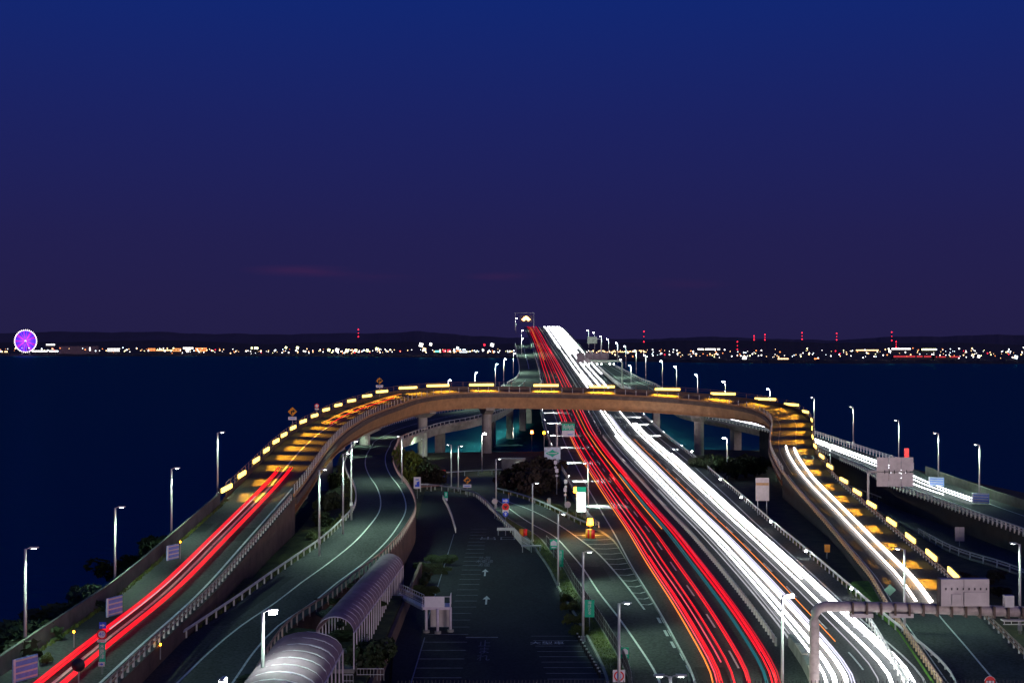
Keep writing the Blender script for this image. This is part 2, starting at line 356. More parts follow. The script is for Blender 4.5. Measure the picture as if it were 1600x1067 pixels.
# loop road: outer kerb line in world metres, surveyed at the lamps on its parapet
LED_L = [(355, 762, 217), (378, 741, 232), (397, 722, 247), (413, 706, 262), (428, 692, 277), (443, 680, 291), (457, 669, 306), (473, 659, 321), (491, 650, 336), (508, 641, 350), (527, 634, 365), (548, 627, 380), (571, 620, 394), (597, 612, 407), (633, 607, 419), (687, 603, 428), (758, 602, 434), (850, 603, 437), (945, 605, 435), (1042, 609, 430), (1130, 616, 423), (1195, 624, 414), (1240, 633, 403), (1261, 645, 391), (1270, 657, 377), (1270, 670, 362), (1271, 684, 347), (1275, 699, 332), (1286, 715, 317), (1299, 731, 302), (1319, 751, 286), (1340, 769, 271), (1364, 790, 255), (1394, 816, 238), (1422, 840, 221), (1455, 867, 203), (1490, 896, 185)]
led_pts = [atD(*p) for p in LED_L]
outer_pts = [Vector(p) for p in ((-41.5, 60, 9.2), (-43, 90, 9.6), (-44, 122, 10.0), (-44.5, 153, 10.3), (-45, 181, 11.8))] + [v - Vector((0, 0, 1.25)) for v in led_pts] + [Vector((56.3, 163, 5.7)), Vector((54.6, 150, 5.6)), Vector((51, 125, 5.5)), Vector((47, 95, 5.5))]
OUT = cat(outer_pts, 3.0)
for _ in range(4): OUT = [OUT[0]] + [(OUT[i - 1] + OUT[i] * 2 + OUT[i + 1]) / 4 for i in range(1, len(OUT) - 1)] + [OUT[-1]]
def se(v): return 1.0 * max(0, min(1, (v.z - 15) / 7))
INN = side(OUT, 11.0)
for _ in range(6): INN = [INN[0]] + [(INN[i - 1] + INN[i] * 2 + INN[i + 1]) / 4 for i in range(1, len(INN) - 1)] + [INN[-1]]
INN = [Vector((v.x, v.y, o.z - se(o))) for v, o in zip(INN, OUT)]
loop = Road(OUT, INN)
def sub(road, i0, i1): return Road(road.L[i0:i1], road.R[i0:i1])
iL = next(i for i, v in enumerate(OUT) if v.y > 214)
iR = max(i for i, v in enumerate(OUT) if v.y > 300)
r2_tab_L = [(1067, 190), (1035, 234), (1000, 284), (972, 327), (947, 364), (920, 402), (897, 432), (867, 478), (840, 514), (815, 538), (800, 551), (778, 557), (760, 553), (745, 544), (728, 538), (712, 542), (700, 550), (690, 561)]
r2_tab_R = [(1067, 396), (1017, 424), (977, 457), (940, 512), (915, 540), (892, 575), (855, 615), (825, 637), (800, 649), (777, 647), (760, 637), (740, 621), (720, 613), (705, 615), (690, 624)]
pairs = []
for y in (1067, 1017, 977, 940, 910, 880, 850, 825, 800, 780, 760, 742, 725, 710, 697, 688):
    D = solve(y, PR2); z = ip(PR2, D); tl = sorted(r2_tab_L); tr = sorted(r2_tab_R)
    pairs.append((Vector(((ip(tl, y) - CX) / F * D, D, z)), Vector(((ip(tr, y) - CX) / F * D, D, z))))
for (lx, ly, rx, ry, z) in ((597, 669, 645, 679, 12.4), (637, 657, 690, 664, 13.1), (685, 646, 745, 653, 13.9), (745, 634, 792, 638, 15.2)):
    pairs.append((at(lx, ly, z), at(rx, ry, z)))
for (lx, rx, y) in ((790, 843, 602), (805, 844, 593), (811, 843, 584), (811, 840, 571), (807, 834, 552), (805, 829, 537)):
    D = solve(y, PR2); z = ip(PR2, D) - .02; pairs.append((Vector(((lx - CX) / F * D, D, z)), Vector(((rx - CX) / F * D, D, z))))
first = pairs[0]; d = (pairs[0][0] - pairs[1][0]).normalized() * 30; d2 = (pairs[0][1] - pairs[1][1]).normalized() * 30
pairs = [(first[0] + d, first[1] + d2)] + pairs
ramp2 = pair_road(pairs)
T7L = [(1067, 2100), (900, 1760), (835, 1600), (825, 1575), (800, 1500), (780, 1450), (762, 1392), (735, 1350), (710, 1292), (690, 1245), (672, 1190), (655, 1115), (645, 1058), (618, 1005), (603, 970), (590, 953), (575, 937), (563, 926)]
T7R = [(1067, 2500), (900, 1900), (800, 1610), (775, 1537), (752, 1475), (732, 1425), (707, 1350), (690, 1300), (682, 1277), (665, 1210), (650, 1140), (635, 1085), (620, 1050), (603, 1024), (596, 1004), (580, 974), (568, 951), (555, 925)]
r7 = table_road(T7L, T7R, PR7, 120, 860)
T3L = [(1067, 988), (1020, 962), (962, 927), (925, 900), (887, 880), (837, 841), (817, 802), (798, 777), (784, 760), (770, 735)]
T3R = [(1067, 1088), (994, 1048), (952, 1026), (885, 984), (837, 958), (825, 919), (817, 900), (798, 865), (783, 830), (772, 795), (765, 760), (760, 730)]
P5 = [(60, 5), (400, 5)]
r3 = table_road(T3L, T3R, P5, 95, 310, 4)

# ------------------------------------------------------------------ sea and land
def make_water():
    m = bpy.data.materials.new("sea_water"); m.use_nodes = True; nt = m.node_tree; nd = nt.nodes; lk = nt.links; nd.remove(nd['Principled BSDF'])
    b = nd.new('ShaderNodeBsdfAnisotropic'); b.inputs['Color'].default_value = (.020, .155, .195, 1); b.inputs['Roughness'].default_value = .32
    df = nd.new('ShaderNodeBsdfDiffuse'); df.inputs['Color'].default_value = (.006, .013, .012, 1); ad = nd.new('ShaderNodeAddShader'); lk.new(b.outputs[0], ad.inputs[0]); lk.new(df.outputs[0], ad.inputs[1]); lk.new(ad.outputs[0], nd['Material Output'].inputs['Surface'])
    tc = nd.new('ShaderNodeTexCoord'); mp = nd.new('ShaderNodeMapping'); mp.inputs['Scale'].default_value = (.35, 1, 1); lk.new(tc.outputs['Object'], mp.inputs[0])
    n = nd.new('ShaderNodeTexNoise'); n.inputs['Scale'].default_value = .35; n.inputs['Detail'].default_value = 8; lk.new(mp.outputs[0], n.inputs['Vector'])
    bp = nd.new('ShaderNodeBump'); bp.inputs['Strength'].default_value = .9; bp.inputs['Distance'].default_value = .9; lk.new(n.outputs['Fac'], bp.inputs['Height']); lk.new(bp.outputs[0], b.inputs['Normal']); lk.new(bp.outputs[0], df.inputs['Normal'])
    return m
b = MB(); b.add([(-30000, -500, 0), (30000, -500, 0), (30000, 40000, 0), (-30000, 40000, 0)], [(0, 1, 2, 3)]); struct('water', b, make_water())
def polyland(name, pts, z, m, zb, grid=False):
    b = MB(); n = len(pts); b.add([(x, y, z) for x, y in pts] + [(x + (4 if x > 0 else -4), y + (4 if y > 300 else 0), zb) for x, y in pts], [tuple(range(n))] + [(i, i + n, (i + 1) % n + n, (i + 1) % n) for i in range(n)])
    return struct(name, b, m)
polyland('ground', [(-52, 50), (120, 50), (125, 250), (112, 350), (104, 420), (90, 436), (60, 442), (20, 436), (-20, 430), (-36, 425), (-50, 380), (-52, 300)], 4.6, DRYG, -2)
# shore rocks round the island tip
b = MB()
for i in range(420):
    t = random.random(); x, y = (random.uniform(-40, 95), 444 + random.uniform(-6, 6)) if t < .5 else (random.uniform(-60, -53), random.uniform(60, 400))
    r = random.uniform(.7, 1.8); b.ico((x, y, random.uniform(0, 2.5)), r, (random.uniform(.7, 1.2), random.uniform(.7, 1.2), random.uniform(.5, .9)))
struct('shore_rocks', b, ROCK, 'stuff')
# car park surface
cp = [at(600, 1075, 4.9), at(1000, 1085, 4.9), at(962, 1024, 4.9), at(927, 968, 4.9), at(880, 893, 4.9), at(841, 852, 4.9), at(800, 840, 4.9), at(775, 805, 4.9), at(742, 776, 4.9), at(700, 768, 4.9), at(664, 768, 4.9), at(655, 800, 4.9), at(640, 860, 4.9), at(620, 940, 4.9)]
cp[0].y = 95; cp[0].x = -9; cp[1].y = 95; cp[1].x = 9
b = MB(); b.add([(v.x, v.y, 5.0) for v in cp] + [(v.x, v.y, 4.4) for v in cp], [tuple(range(len(cp)))] + [(i, i + len(cp), (i + 1) % len(cp) + len(cp), (i + 1) % len(cp)) for i in range(len(cp))]); struct('car_park', b, ASPH2)
# grassed embankments
def bank(name, L, Rr, m):
    b = MB(); n = 5; rows = []
    for k in range(n + 1):
        rows.append([a.lerp(c, k / n) + Vector((0, 0, random.uniform(-.15, .15) if 0 < k < n else 0)) for a, c in zip(L, Rr)])
    b.loft(rows[::-1], False); return struct(name, b, m)
nearL = [v for v in OUT if v.y < 300 and v.x < 0]
bank('shore_embankment', [Vector((v.x - 16, v.y, .1)) for v in nearL], [Vector((v.x - .2, v.y, min(v.z - .3, 9.8) - (0 if v.y < 200 else (v.y - 200) * .05))) for v in nearL], GRASS)
ra = [v for v in ramp2.L if 95 < v.y < 370]
def inner_x(y):
    c = min((p for p in INN if p.x < 0), key=lambda p: abs(p.y - y)); return c
bank('grass_verge', [Vector((inner_x(v.y).x + .1, v.y, v.z - .25 if v.y < 175 else v.z - 1.2)) for v in ra if inner_x(v.y).x < v.x], [Vector((v.x, v.y, v.z - .15)) for v in ra if inner_x(v.y).x < v.x], GRASS)
rb = [v for v in ramp2.R if 95 < v.y < 300]
# roads on the ground
ribbon('road_merge', r3, ASPH, .45 - .44)
skirt('road_merge_base', r3, CONC, 4.0)
ribbon('road_outbound', sub(main_out, 0, 67), ASPH, .02); ribbon('road_inbound', sub(main_in, 0, 67), ASPH, .02)
mroad = Road(main_out.L, main_in.R)
skirt('road_base', sub(mroad, 0, 66), CONC, 3.5)
# elevated far part of the main road = a sea bridge
def sea_bridge():
    t = thing('sea_bridge', 'long bridge carrying the main carriageways out over the bay and up over a hump', 'bridge', main_out.L[66])
    far = sub(mroad, 66, mroad.n)
    b = MB(); b.loft([far.fromR(0, .02), far.at_u(.5, .02), far.fromL(0, .02)], False); wpart('road_surface', b, ASPH, t)
    b = MB(); b.loft([far.fromL(-.3, -.02), far.fromR(-.3, -.02), far.fromR(-.3, -.9), far.fromL(-.3, -.9)]); wpart('deck', b, PIER, t)
    b = MB(); b.loft([far.fromL(3, -.92), far.fromR(3, -.92), far.fromR(4.5, -4), far.fromL(4.5, -4)]); wpart('girder', b, PIER, t)
    for i in range(4, far.n, 16):
        c = far.L[i].lerp(far.R[i], .5)
        b = MB(); b.box((c.x, c.y, (c.z - 4.02) / 2 - 1), (14, 4, c.z - 2)); wpart('pier', b, PIER, t)
    return t
sea_bridge()
def ramp_bridge(name, label, road, d0, depth=2.2, piers=(), surf=ASPH, girder_m=PIER):
    i0 = next(i for i, v in enumerate(road.L) if v.y > d0); fr = sub(road, i0, road.n)
    t = thing(name, label, 'bridge', fr.L[0])
    b = MB(); b.loft([fr.at_u(1, .0), fr.at_u(0, .0)], False); wpart('road_surface', b, surf, t)
    b = MB(); b.loft([fr.fromL(-.3, -.03), fr.fromR(-.3, -.03), fr.fromR(-.3, -.8), fr.fromL(-.3, -.8)]); wpart('deck', b, girder_m, t)
    b = MB(); b.loft([fr.fromL(2, -.82), fr.fromR(2, -.82), fr.fromR(2.6, -depth), fr.fromL(2.6, -depth)]); wpart('girder', b, girder_m, t)
    for k in range(6, fr.n - 1, piers or 14):
        c = fr.L[k].lerp(fr.R[k], .5); b = MB(); b.box((c.x, c.y, (c.z - depth) / 2 - 1), (3.2, 2.6, c.z - depth + 1.9), yaw_at(fr.L, k)); wpart('pier', b, PIER, t)
    return t
k2 = next(i for i, v in enumerate(ramp2.L) if v.y > 396)
ribbon('road_ramp_left', sub(ramp2, 0, k2 + 1), ASPH, .0); skirt('retaining_wall_base', sub(ramp2, 0, k2), BROWNC, 3.5)
ramp_bridge('left_ramp_bridge', 'slip road bridge curving over water behind the left of the loop', ramp2, 394, 3.2)
k7 = next(i for i, v in enumerate(r7.L) if v.y > 420)
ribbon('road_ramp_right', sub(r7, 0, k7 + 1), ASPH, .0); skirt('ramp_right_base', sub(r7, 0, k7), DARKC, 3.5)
ramp_bridge('right_ramp_bridge', 'slip road bridge joining the main bridge on its right side', r7, 418, 2.6, 20)
# small service road right
r6 = pair_road([(at(a, b_, 4.95), at(c, d_, 4.95)) for a, b_, c, d_ in ((1750, 985, 1800, 935), (1600, 899, 1600, 860), (1500, 866, 1512, 832), (1452, 843, 1447, 810), (1400, 813, 1392, 789), (1345, 785, 1338, 768), (1310, 768, 1290, 752))])
ribbon('road_service', r6, ASPH, 0); skirt('road_service_base', r6, CONC, 4)

# ------------------------------------------------------------------ loop bridge
LB = thing('loop_bridge', 'orange lit loop bridge arching over the main road on round piers', 'bridge', (10, 430, 2))
fr = sub(loop, iL, iR + 1)
b = MB(); b.loft([fr.at_u(1, .02), fr.at_u(.5, .02), fr.at_u(0, .02)], False); wpart('road_surface', b, ASPH, LB)
b = MB(); b.loft([fr.fromL(-.35, -.0), fr.fromR(-.35, -.0), fr.fromR(-.35, -1.1), fr.fromL(-.35, -1.1)]); wpart('deck', b, FASC, LB)
def gd(v): return 2.6 + 2.2 * max(0, min(1, (v.z - 17) / 5))
inn = fr.fromR(.25, 0); ino = fr.fromL(1.5, 0)
b = MB(); b.loft([up(ino, -1.12), up(inn, -1.12), [v - Vector((0, 0, 1.1 + gd(v) * .72)) for v in fr.fromR(1.0, 0)], [v - Vector((0, 0, 1.1 + gd(v) * .72)) for v in ino]]); wpart('girder', b, GIRD, LB)
# flange of the girder
b = MB(); q = fr.fromR(.8, 0); b.loft([[v - Vector((0, 0, 1.06 + gd(v) * .72)) for v in side(q, .45)], [v - Vector((0, 0, 1.06 + gd(v) * .72)) for v in side(q, -.3)], [v - Vector((0, 0, 1.26 + gd(v) * .72)) for v in side(q, -.3)], [v - Vector((0, 0, 1.26 + gd(v) * .72)) for v in side(q, .45)]]); wpart('flange', b, GIRD, LB)
def pier(px, D, zb, w=3.0, head=True):
    k = min(range(fr.n), key=lambda i: abs((fr.L[i].lerp(fr.R[i], .5).x) - (px - CX) / F * D) + abs(fr.L[i].lerp(fr.R[i], .5).y - D)); c = fr.L[k].lerp(fr.R[k], .55); zt = c.z - 1.3 - gd(c) * .72
    b = MB(); b.tube([(c.x, c.y, zb), (c.x, c.y, zt - (2.0 if head else 0))], w / 2, 14); o = wpart('pier', b, PIER, LB, False)
    if head:
        b = MB(); y = yaw_at(fr.L, k); n = Vector((-math.sin(y), math.cos(y), 0)); rows = []
        t_ = Vector((math.cos(y), math.sin(y), 0)) * 1.4
        top = [c + n * 4.2, c - n * 4.2]; bot = [c - n * 1.6, c + n * 1.6]
        pts = [Vector((p.x, p.y, zt)) for p in top] + [Vector((top[1].x, top[1].y, zt - .9))] + [Vector((p.x, p.y, zt - 2.2)) for p in bot] + [Vector((top[0].x, top[0].y, zt - .9))]
        b.loft([[p - t_, p + t_] for p in pts]); wpart('pier_head', b, PIER, LB)
for a in ((465, 240, 4), (525, 318, 4), (560, 372, 4), (628, 417, 0), (755, 430, -1), (1097, 419, -1), (1235, 372, 3), (1215, 330, 4)): pier(*a)
# embankment sections of the loop road
for i0, i1 in ((0, iL + 1), (iR, loop.n)):
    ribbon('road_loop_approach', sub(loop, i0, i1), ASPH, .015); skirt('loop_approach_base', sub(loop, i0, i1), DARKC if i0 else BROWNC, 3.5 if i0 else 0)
# outer solid parapet: near-left mossy wall, darker steel faced on the bridge
parapet('boundary_wall', 'weathered solid concrete wall along sea side of left approach road', loop.fromL(.25)[:iL - 1], 1.75, .3, MOSS, 8, cat_='wall')
parapet('x', '', fr.fromL(.12), 1.0, .22, FASC, 8, parent=LB, part='parapet_panel')
ap = sub(loop, iR, loop.n)
barrier('guard_rail', 'purple grey guard rail on outer edge of right approach of the loop road', ap.fromL(.2), 1.05, .26, 2, BRAIL, WSTEEL, spacing=2.5)
# glare fence on the outer parapet
q = resample(up(fr.fromL(.1), 1.0), 4.0); b = MB()
for i, v in enumerate(q): b.box((v.x, v.y, v.z + .65), (.1, .1, 1.3), yaw_at(q, i))
wpart('outer_fence_posts', b, BRAIL, LB, stuff=True)
b = MB(); b.tube(up(q, 1.3), .04, 5); b.tube(up(q, .7), .03, 5); wpart('outer_fence_rail', b, BRAIL, LB)
# inner edge: low kerb wall with tall posts and thin rails
parapet('x', '', fr.fromR(.15), .55, .25, GIRD, 10, parent=LB, part='parapet_panel', below=.0)
q = resample(up(fr.fromR(.1), .55), 3.3)
pm = post_mesh('fencepost', (.13, .13, 1.5), WSTEEL)
for i, v in enumerate(q): link('fence_post', pm, LB, v - Vector(LB.location), yaw_at(q, i))
b = MB()
for z in (.35, .7, 1.05, 1.45): b.tube(up(q, z), .035, 4)
wpart('fence_rail', b, BRAIL, LB)
ent = sub(loop, 0, iL)
barrier('guard_rail', 'guard rail with pale posts between the left approach and the lower slip road', ent.fromR(.2), 1.05, .22, 2, BRAIL, REFL, post=(.28, .16), spacing=1.9)
barrier('guard_rail', 'guard rail with tan posts on the inner edge of the right approach of the loop', ap.fromR(.2), 1.0, .16, 2, BRAIL, mat('tan_post', (.62, .45, .25), .5, var=.2), post=(.3, .16), spacing=1.7)

# amber lamps on the outer parapet, each lighting one band of the road
led_mesh = MB(); led_mesh.box((0, 0, 0), (8.0, .22, .68)); led_mesh = led_mesh.mesh('lamp_tube', LEDM)
b = MB(); b.box((0, .22, -.05), (8.4, .22, .8)); led_h = b.mesh('housing', DSTEEL)
b = MB(); b.box((-3, .2, -.55), (.18, .2, .5)); b.box((3, .2, -.55), (.18, .2, .5)); led_b = b.mesh('bracket', DSTEEL)
ld = bpy.data.lights.new('amber_band_light', 'AREA'); ld.shape = 'RECTANGLE'; ld.size = 7.4; ld.size_y = .25; ld.energy = 1250; ld.color = (1, .40, .02); ld.spread = R(42)
for k, v in enumerate(led_pts):
    i = min(range(loop.n), key=lambda j: (OUT[j] - v).length); p = loop.fromL(.12)[i]; y = yaw_at(OUT, i)
    where = 'on left arm of the loop, counted upward' if k < 14 else ('across the top of the loop' if k < 22 else 'down the right arm of the loop')
    n_ = k if k < 14 else (k - 14 if k < 22 else k - 22)
    t = thing('amber_lamp', f'amber parapet lamp, {ORD[n_]} one {where}', 'lamp', (p.x, p.y, p.z + 1.45), 'amber lamps on the loop parapet', y)
    link('lamp_tube', led_mesh, t, (0, -.12, 0)); link('housing', led_h, t); link('bracket', led_b, t)
    lo = bpy.data.objects.new('amber_band_light', ld); COL.objects.link(lo)
    q = p + Vector((0, 0, 1.45)); inn_dir = (loop.R[i] - loop.L[i]).normalized(); lo.location = q + inn_dir * .3
    dirv = (loop.L[i] + inn_dir * 4.2 - lo.location).normalized(); zax = -dirv; xax = Vector((math.cos(y), math.sin(y), 0)); xax = (xax - zax * xax.dot(zax)).normalized(); yax = zax.cross(xax)
    from mathutils import Matrix
    lo.rotation_euler = Matrix((xax, yax, zax)).transposed().to_euler()
    lo.parent = t; lo.matrix_parent_inverse = Matrix.Translation(t.location).__matmul__(Matrix.Rotation(y, 4, 'Z')).inverted()

# ------------------------------------------------------------------ barriers of the other roads
def clip(p, a, b_): return [v for v in p if a <= v.y <= b_]
med = main_out.R
barrier('median_guard_rail', 'steel median guard rail with close pale posts between red and white traffic streams', clip(side(med, 0), 150, 430), .95, .22, 1, STEEL, REFL, post=(.34, .2), spacing=1.9, indiv=150)
barrier('median_guard_rail', 'far part of the median guard rail climbing the bridge hump', clip(med, 436, 1400), .9, .3, 1, STEEL, REFL, spacing=8)
barrier('guard_rail', 'bright guard rail on right edge of the inbound white-lit carriageway', clip(main_in.R, 100, 500), 1.0, .34, 1, WSTEEL, WSTEEL, spacing=3.0)
barrier('guard_rail', 'guard rail along left edge of the outbound road under the loop', clip(side(main_out.L, .3), 245, 520), 1.1, .3, 2, STEEL, WSTEEL, spacing=3.0)
barrier('guard_rail', 'curving guard rail on left edge of the lower slip road', clip(ramp2.L, 80, 392), 1.0, .3, 1, WSTEEL, REFL, spacing=3.2)
barrier('guard_rail', 'brown guard rail on top of retaining wall beside the canopy', clip(ramp2.R, 80, 392), 1.05, .26, 1, BRAIL, mat('pink_post', (.55, .38, .33), .5, var=.2), spacing=2.2)
kk = next(i for i, v in enumerate(ramp2.L) if v.y > 396)
barrier('bridge_railing', 'pale railing with close posts on far side of left ramp bridge', ramp2.L[kk:kk + 60], 1.3, .12, 3, WSTEEL, WSTEEL, spacing=2.2, cat_='railing', group='bridge railings')
barrier('bridge_railing', 'low rail on near side of the left ramp bridge', ramp2.R[kk:], 1.0, .3, 1, STEEL, REFL, spacing=4, cat_='railing', group='bridge railings')
barrier('bridge_railing', 'railing along far left edge of ramp above the loop', ramp2.L[kk + 62:], 1.1, .2, 2, WSTEEL, WSTEEL, spacing=6, cat_='railing', group='bridge railings')
j7 = next(i for i, v in enumerate(r7.L) if v.y > 335)
barrier('guard_rail', 'toothed guard rail on near side of the far right slip road', r7.L[:j7], 1.0, .2, 2, STEEL, REFL, post=(.34, .2), spacing=1.9, indiv=130)
barrier('bridge_railing', 'near railing of the right ramp bridge behind the loop', r7.L[j7 + 1:], 1.0, .2, 2, STEEL, REFL, spacing=2.6, cat_='railing', group='bridge railings')
parapet('boundary_wall', 'mossy solid wall on sea side of the far right slip road', r7.R[:j7 - 6], 1.8, .3, MOSS, 8)
barrier('bridge_railing', 'tall pale railing on sea side of the right ramp bridge', r7.R[j7 - 5:j7 + 42], 1.6, .12, 3, WSTEEL, WSTEEL, spacing=2.6, cat_='railing', group='bridge railings')
barrier('bridge_railing', 'bright far railing of right ramp above the loop', r7.R[j7 + 44:], 1.3, .5, 1, WSTEEL, WSTEEL, spacing=6, cat_='railing', group='bridge railings')
barrier('guard_rail', 'short guard rail on near side of the dark service road', clip(r6.L, 100, 245), .95, .2, 2, STEEL, WSTEEL, spacing=4)
barrier('guard_rail', 'guard rail on far side of the dark service road', r6.R, .95, .25, 1, STEEL, STEEL, spacing=4)
barrier('guard_rail', 'sloping guard rail beside the merge road, under the dark shrubs', r3.R[next(i for i, v in enumerate(r3.R) if v.y > 246):], 1.0, .35, 1, WSTEEL, REFL, spacing=4)
barrier('guard_rail', 'pale guard rail between car park exit and merge road', [at(a, c, 5) for a, c in ((805, 835), (790, 822), (777, 808), (762, 790), (745, 776), (725, 770), (700, 766), (672, 762), (650, 762))], 1.0, .35, 1, WSTEEL, REFL, spacing=2.6)
barrier('guard_rail', 'short guard rail at head of the dark access ramp', [at(a, c, 5) for a, c in ((657, 766), (690, 764))], 1.0, .3, 1, BRAIL, REFL, spacing=3)
barrier('guard_rail', 'guard rail on left edge of the car park exit lane', [at(a, c, 5) for a, c in ((712, 832), (706, 810), (700, 795), (692, 780))], 1.0, .25, 1, WSTEEL, REFL, spacing=2.5)
barrier('guard_rail', 'pale guard rail at edge of the bright green grass wedge', clip(side(ap.R, 3.0), 95, 165), 1.0, .2, 2, WSTEEL, REFL, spacing=2.6)
# black picket fence beside the car park
def picket(name, label, pts, h=1.7, sp=.55, m=DSTEEL, rails=(.15, .85, 1.65)):
    p = resample([Vector(v) for v in pts], 2.0); t = thing(name, label, 'fence', p[0], 'picket fences')
    for z in rails:
        b = MB(); b.loft([up(side(p, -.03), z + .03), up(side(p, .03), z + .03), up(side(p, .03), z - .03), up(side(p, -.03), z - .03)]); wpart('rail', b, WSTEEL, t)
    q = resample(p, 2.2); pm_ = post_mesh('fencepale', (.09, .09, h + .05), STEEL)
    for i, v in enumerate(q): link('post', pm_, t, v - p[0], yaw_at(q, i))
    q = resample(p, sp / 2); b = MB()
    for i, v in enumerate(q): b.box((v.x, v.y, v.z + h / 2), (.09, .07, h), yaw_at(q, i))
    wpart('pickets', b, m, t, stuff=True)
    return t
fl = clip(r3.L, 100, 250); fl = [v + Vector((0, 0, .15)) for v in fl]
picket('picket_fence', 'black picket fence running between car park and merge road', clip(fl, 110, 228))
# planted strip and kerb between car park and merge road
b = MB(); s1 = clip(r3.L, 97, 262); b.loft([up(side(s1, -.1), .22), up(side(s1, -2.0), .22)], False); struct('grass_strip', b, GRASS)
b = MB(); b.loft([up(side(s1, -2.0), .24), up(side(s1, -2.25), .24), up(side(s1, -2.25), -.3), up(side(s1, -2.0), -.3)]); struct('kerb', b, CONC)
b = MB(); b.loft([up(side(s1, .12), .2), up(side(s1, -.1), .2), up(side(s1, -.1), -.3), up(side(s1, .12), -.3)]); struct('kerb', b, CONC)
# median concrete wall in the foreground
t = parapet('median_wall', 'stepped concrete wall in the median, foot of the picture', [v + Vector((1.6, 0, 0)) for v in clip(med, 102, 152)], 1.3, .55, CONC, 8)
for i in range(4):
    s_ = [v + Vector((1.6, 0, 0)) for v in clip(med, 104 + i * 11, 113 + i * 11)]
    if len(s_) > 1: b = MB(); b.loft([up(side(s_, -.3), 1.42), up(side(s_, .3), 1.42), up(side(s_, .3), 1.305), up(side(s_, -.3), 1.305)]); wpart('lit_top', b, mat('painted_lit_top', (.6, .52, .42), .7), t)  # light on the wall top is put into this paler colour

# ------------------------------------------------------------------ markings
NO = 67
def lo(road, u): return [v for v in road.at_u(u)]
stripe(clip(lanes_out.L, 100, 1400), .24, .03); 
stripe(clip(lanes_out.at_u(.49), 100, 700), .22, .03, (8, 20))
stripe(clip(side(med, -1.9), 100, 1400), .2, .03)
stripe(clip(side(med, 2.0), 100, 1400), .2, .03)
stripe(clip(main_in.at_u(.48), 100, 700), .2, .03, (8, 20))
stripe(clip(side(main_in.R, -2.6), 100, 900), .24, .03)
b = MB()          # short speed marks beside the inbound lane
for D in range(108, 190, 6):
    c = min(side(main_in.R, -3.9), key=lambda v: abs(v.y - D)); b.box((c.x, c.y, c.z + .03), (1.3, .5, .01), .5)
struct('speed_marks', b, PAINT)
stripe(loop.at_u(.5)[:iL + 40], .34, .035); stripe(loop.fromR(1.6)[:iL + 4], .26, .035)
stripe(fr.fromR(2.3)[len(fr.L) // 2:], .14, .035, m=FADED); stripe(fr.at_u(.4)[len(fr.L) // 2 + 12:], .14, .035, m=FADED)
stripe(ap.at_u(.47), .2, .03); stripe(ap.fromR(1.2), .14, .03)
stripe(ramp2.at_u(.42)[:k2 + 70], .22, .02); stripe(ramp2.at_u(.84)[:k2], .22, .02); stripe(ramp2.at_u(.5)[-60:], .3, .03)
stripe(clip(r7.at_u(.25), 130, 800), .2, .02); stripe(clip(r7.at_u(.75), 130, 800), .2, .02)
stripe(clip(r3.fromL(3.0), 97, 300), .24, .03)
g = [(1007, 952), (975, 910), (940, 870), (915, 849), (872, 819), (830, 797), (795, 784)]; gl = cat([at(a, c, 5.0) for a, c in g], 3); stripe(gl, .26, .03)
b = MB()          # hatching in the gore between merge road and main road
for y in (836, 843, 850, 857, 865, 873, 881, 889, 898, 907, 916, 926, 935, 944):
    D = F * 33 / (y - HY); a = ip(sorted([(p[1], p[0]) for p in g]), y); c = ip(sorted(MA), y - 2)
    pa = Vector(((a - CX) / F * D, D, 5.0)); pb = Vector(((c - CX) / F * (D + 1.2), D + 1.2, 5.0)); pm_ = pa.lerp(pb, .5) - Vector((0, .9, 0)); ln = [pa, pm_, pb]
    b.loft([up(side(ln, .13), .045), up(side(ln, -.13), .045)], False)
for x, y, w in ((1008, 946, 3),):
    pass
struct('gore_hatching', b, PAINT)
b = MB()
for (x, y) in ((1036, 969), (1047, 989), (1058, 1007), (1070, 1026), (1080, 1045)):
    for k in (-1.0, 0, 1.0) if y < 1020 else (-.5, .5):
        v = at(x, y, 5.0); b.box((v.x + k * .48, v.y, 5.055), (.32, 3.2, .01), .0)
struct('merge_blocks', b, PAINT)
b = MB()
for k in range(11):
    D = 905 + k * 22; px = 823 - k * .25; z = ip(PM, D); c = Vector(((px + 1 - CX) / F * D, D, z)); c = min(main_out.L, key=lambda v: abs(v.y - D)); b.box((c.x + 2.0, c.y, c.z + .06), (3.4, 6, .02))
struct('lit_dash_bars', b, PAINT)  # white bars painted in place of lit dashes on the far shoulder
# car park bays
b = MB()
for i, y in enumerate((993, 1000, 1008.5, 1017, 1025, 1033.5, 1042, 1051, 1060)):
    a = at(830 + i * 3.2, y, 5); c = at(896 + i * 7.6, y, 5); b.box(((a.x + c.x) / 2, a.y, 5.012), (c.x - a.x, .13, .01))
struct('bay_lines', b, FADED)
b = MB()
for i in range(30):
    D = 128 + i * 4.1; xr = at(730, 1000, 5).x; xl = at(662, 1000, 5).x
    b.box(((xl + xr) / 2 + (0 if D < 170 else 1.5), D, 5.012), (xr - xl - (0 if D < 170 else 2), .13, .01))
for D0, D1, X in ((125, 155, -9.9), (162, 240, -10.2)): b.box((X, (D0 + D1) / 2, 5.016), (.13, D1 - D0, .01))
struct('bay_lines', b, mat('worn_bay_paint', (.20, .22, .26), .8, var=.5))
b = MB(); a = at(728, 995, 5); c = at(778, 995, 5); b.box(((a.x + c.x) / 2, a.y, 5.014), (c.x - a.x, .4, .01)); struct('stop_line', b, FADED)
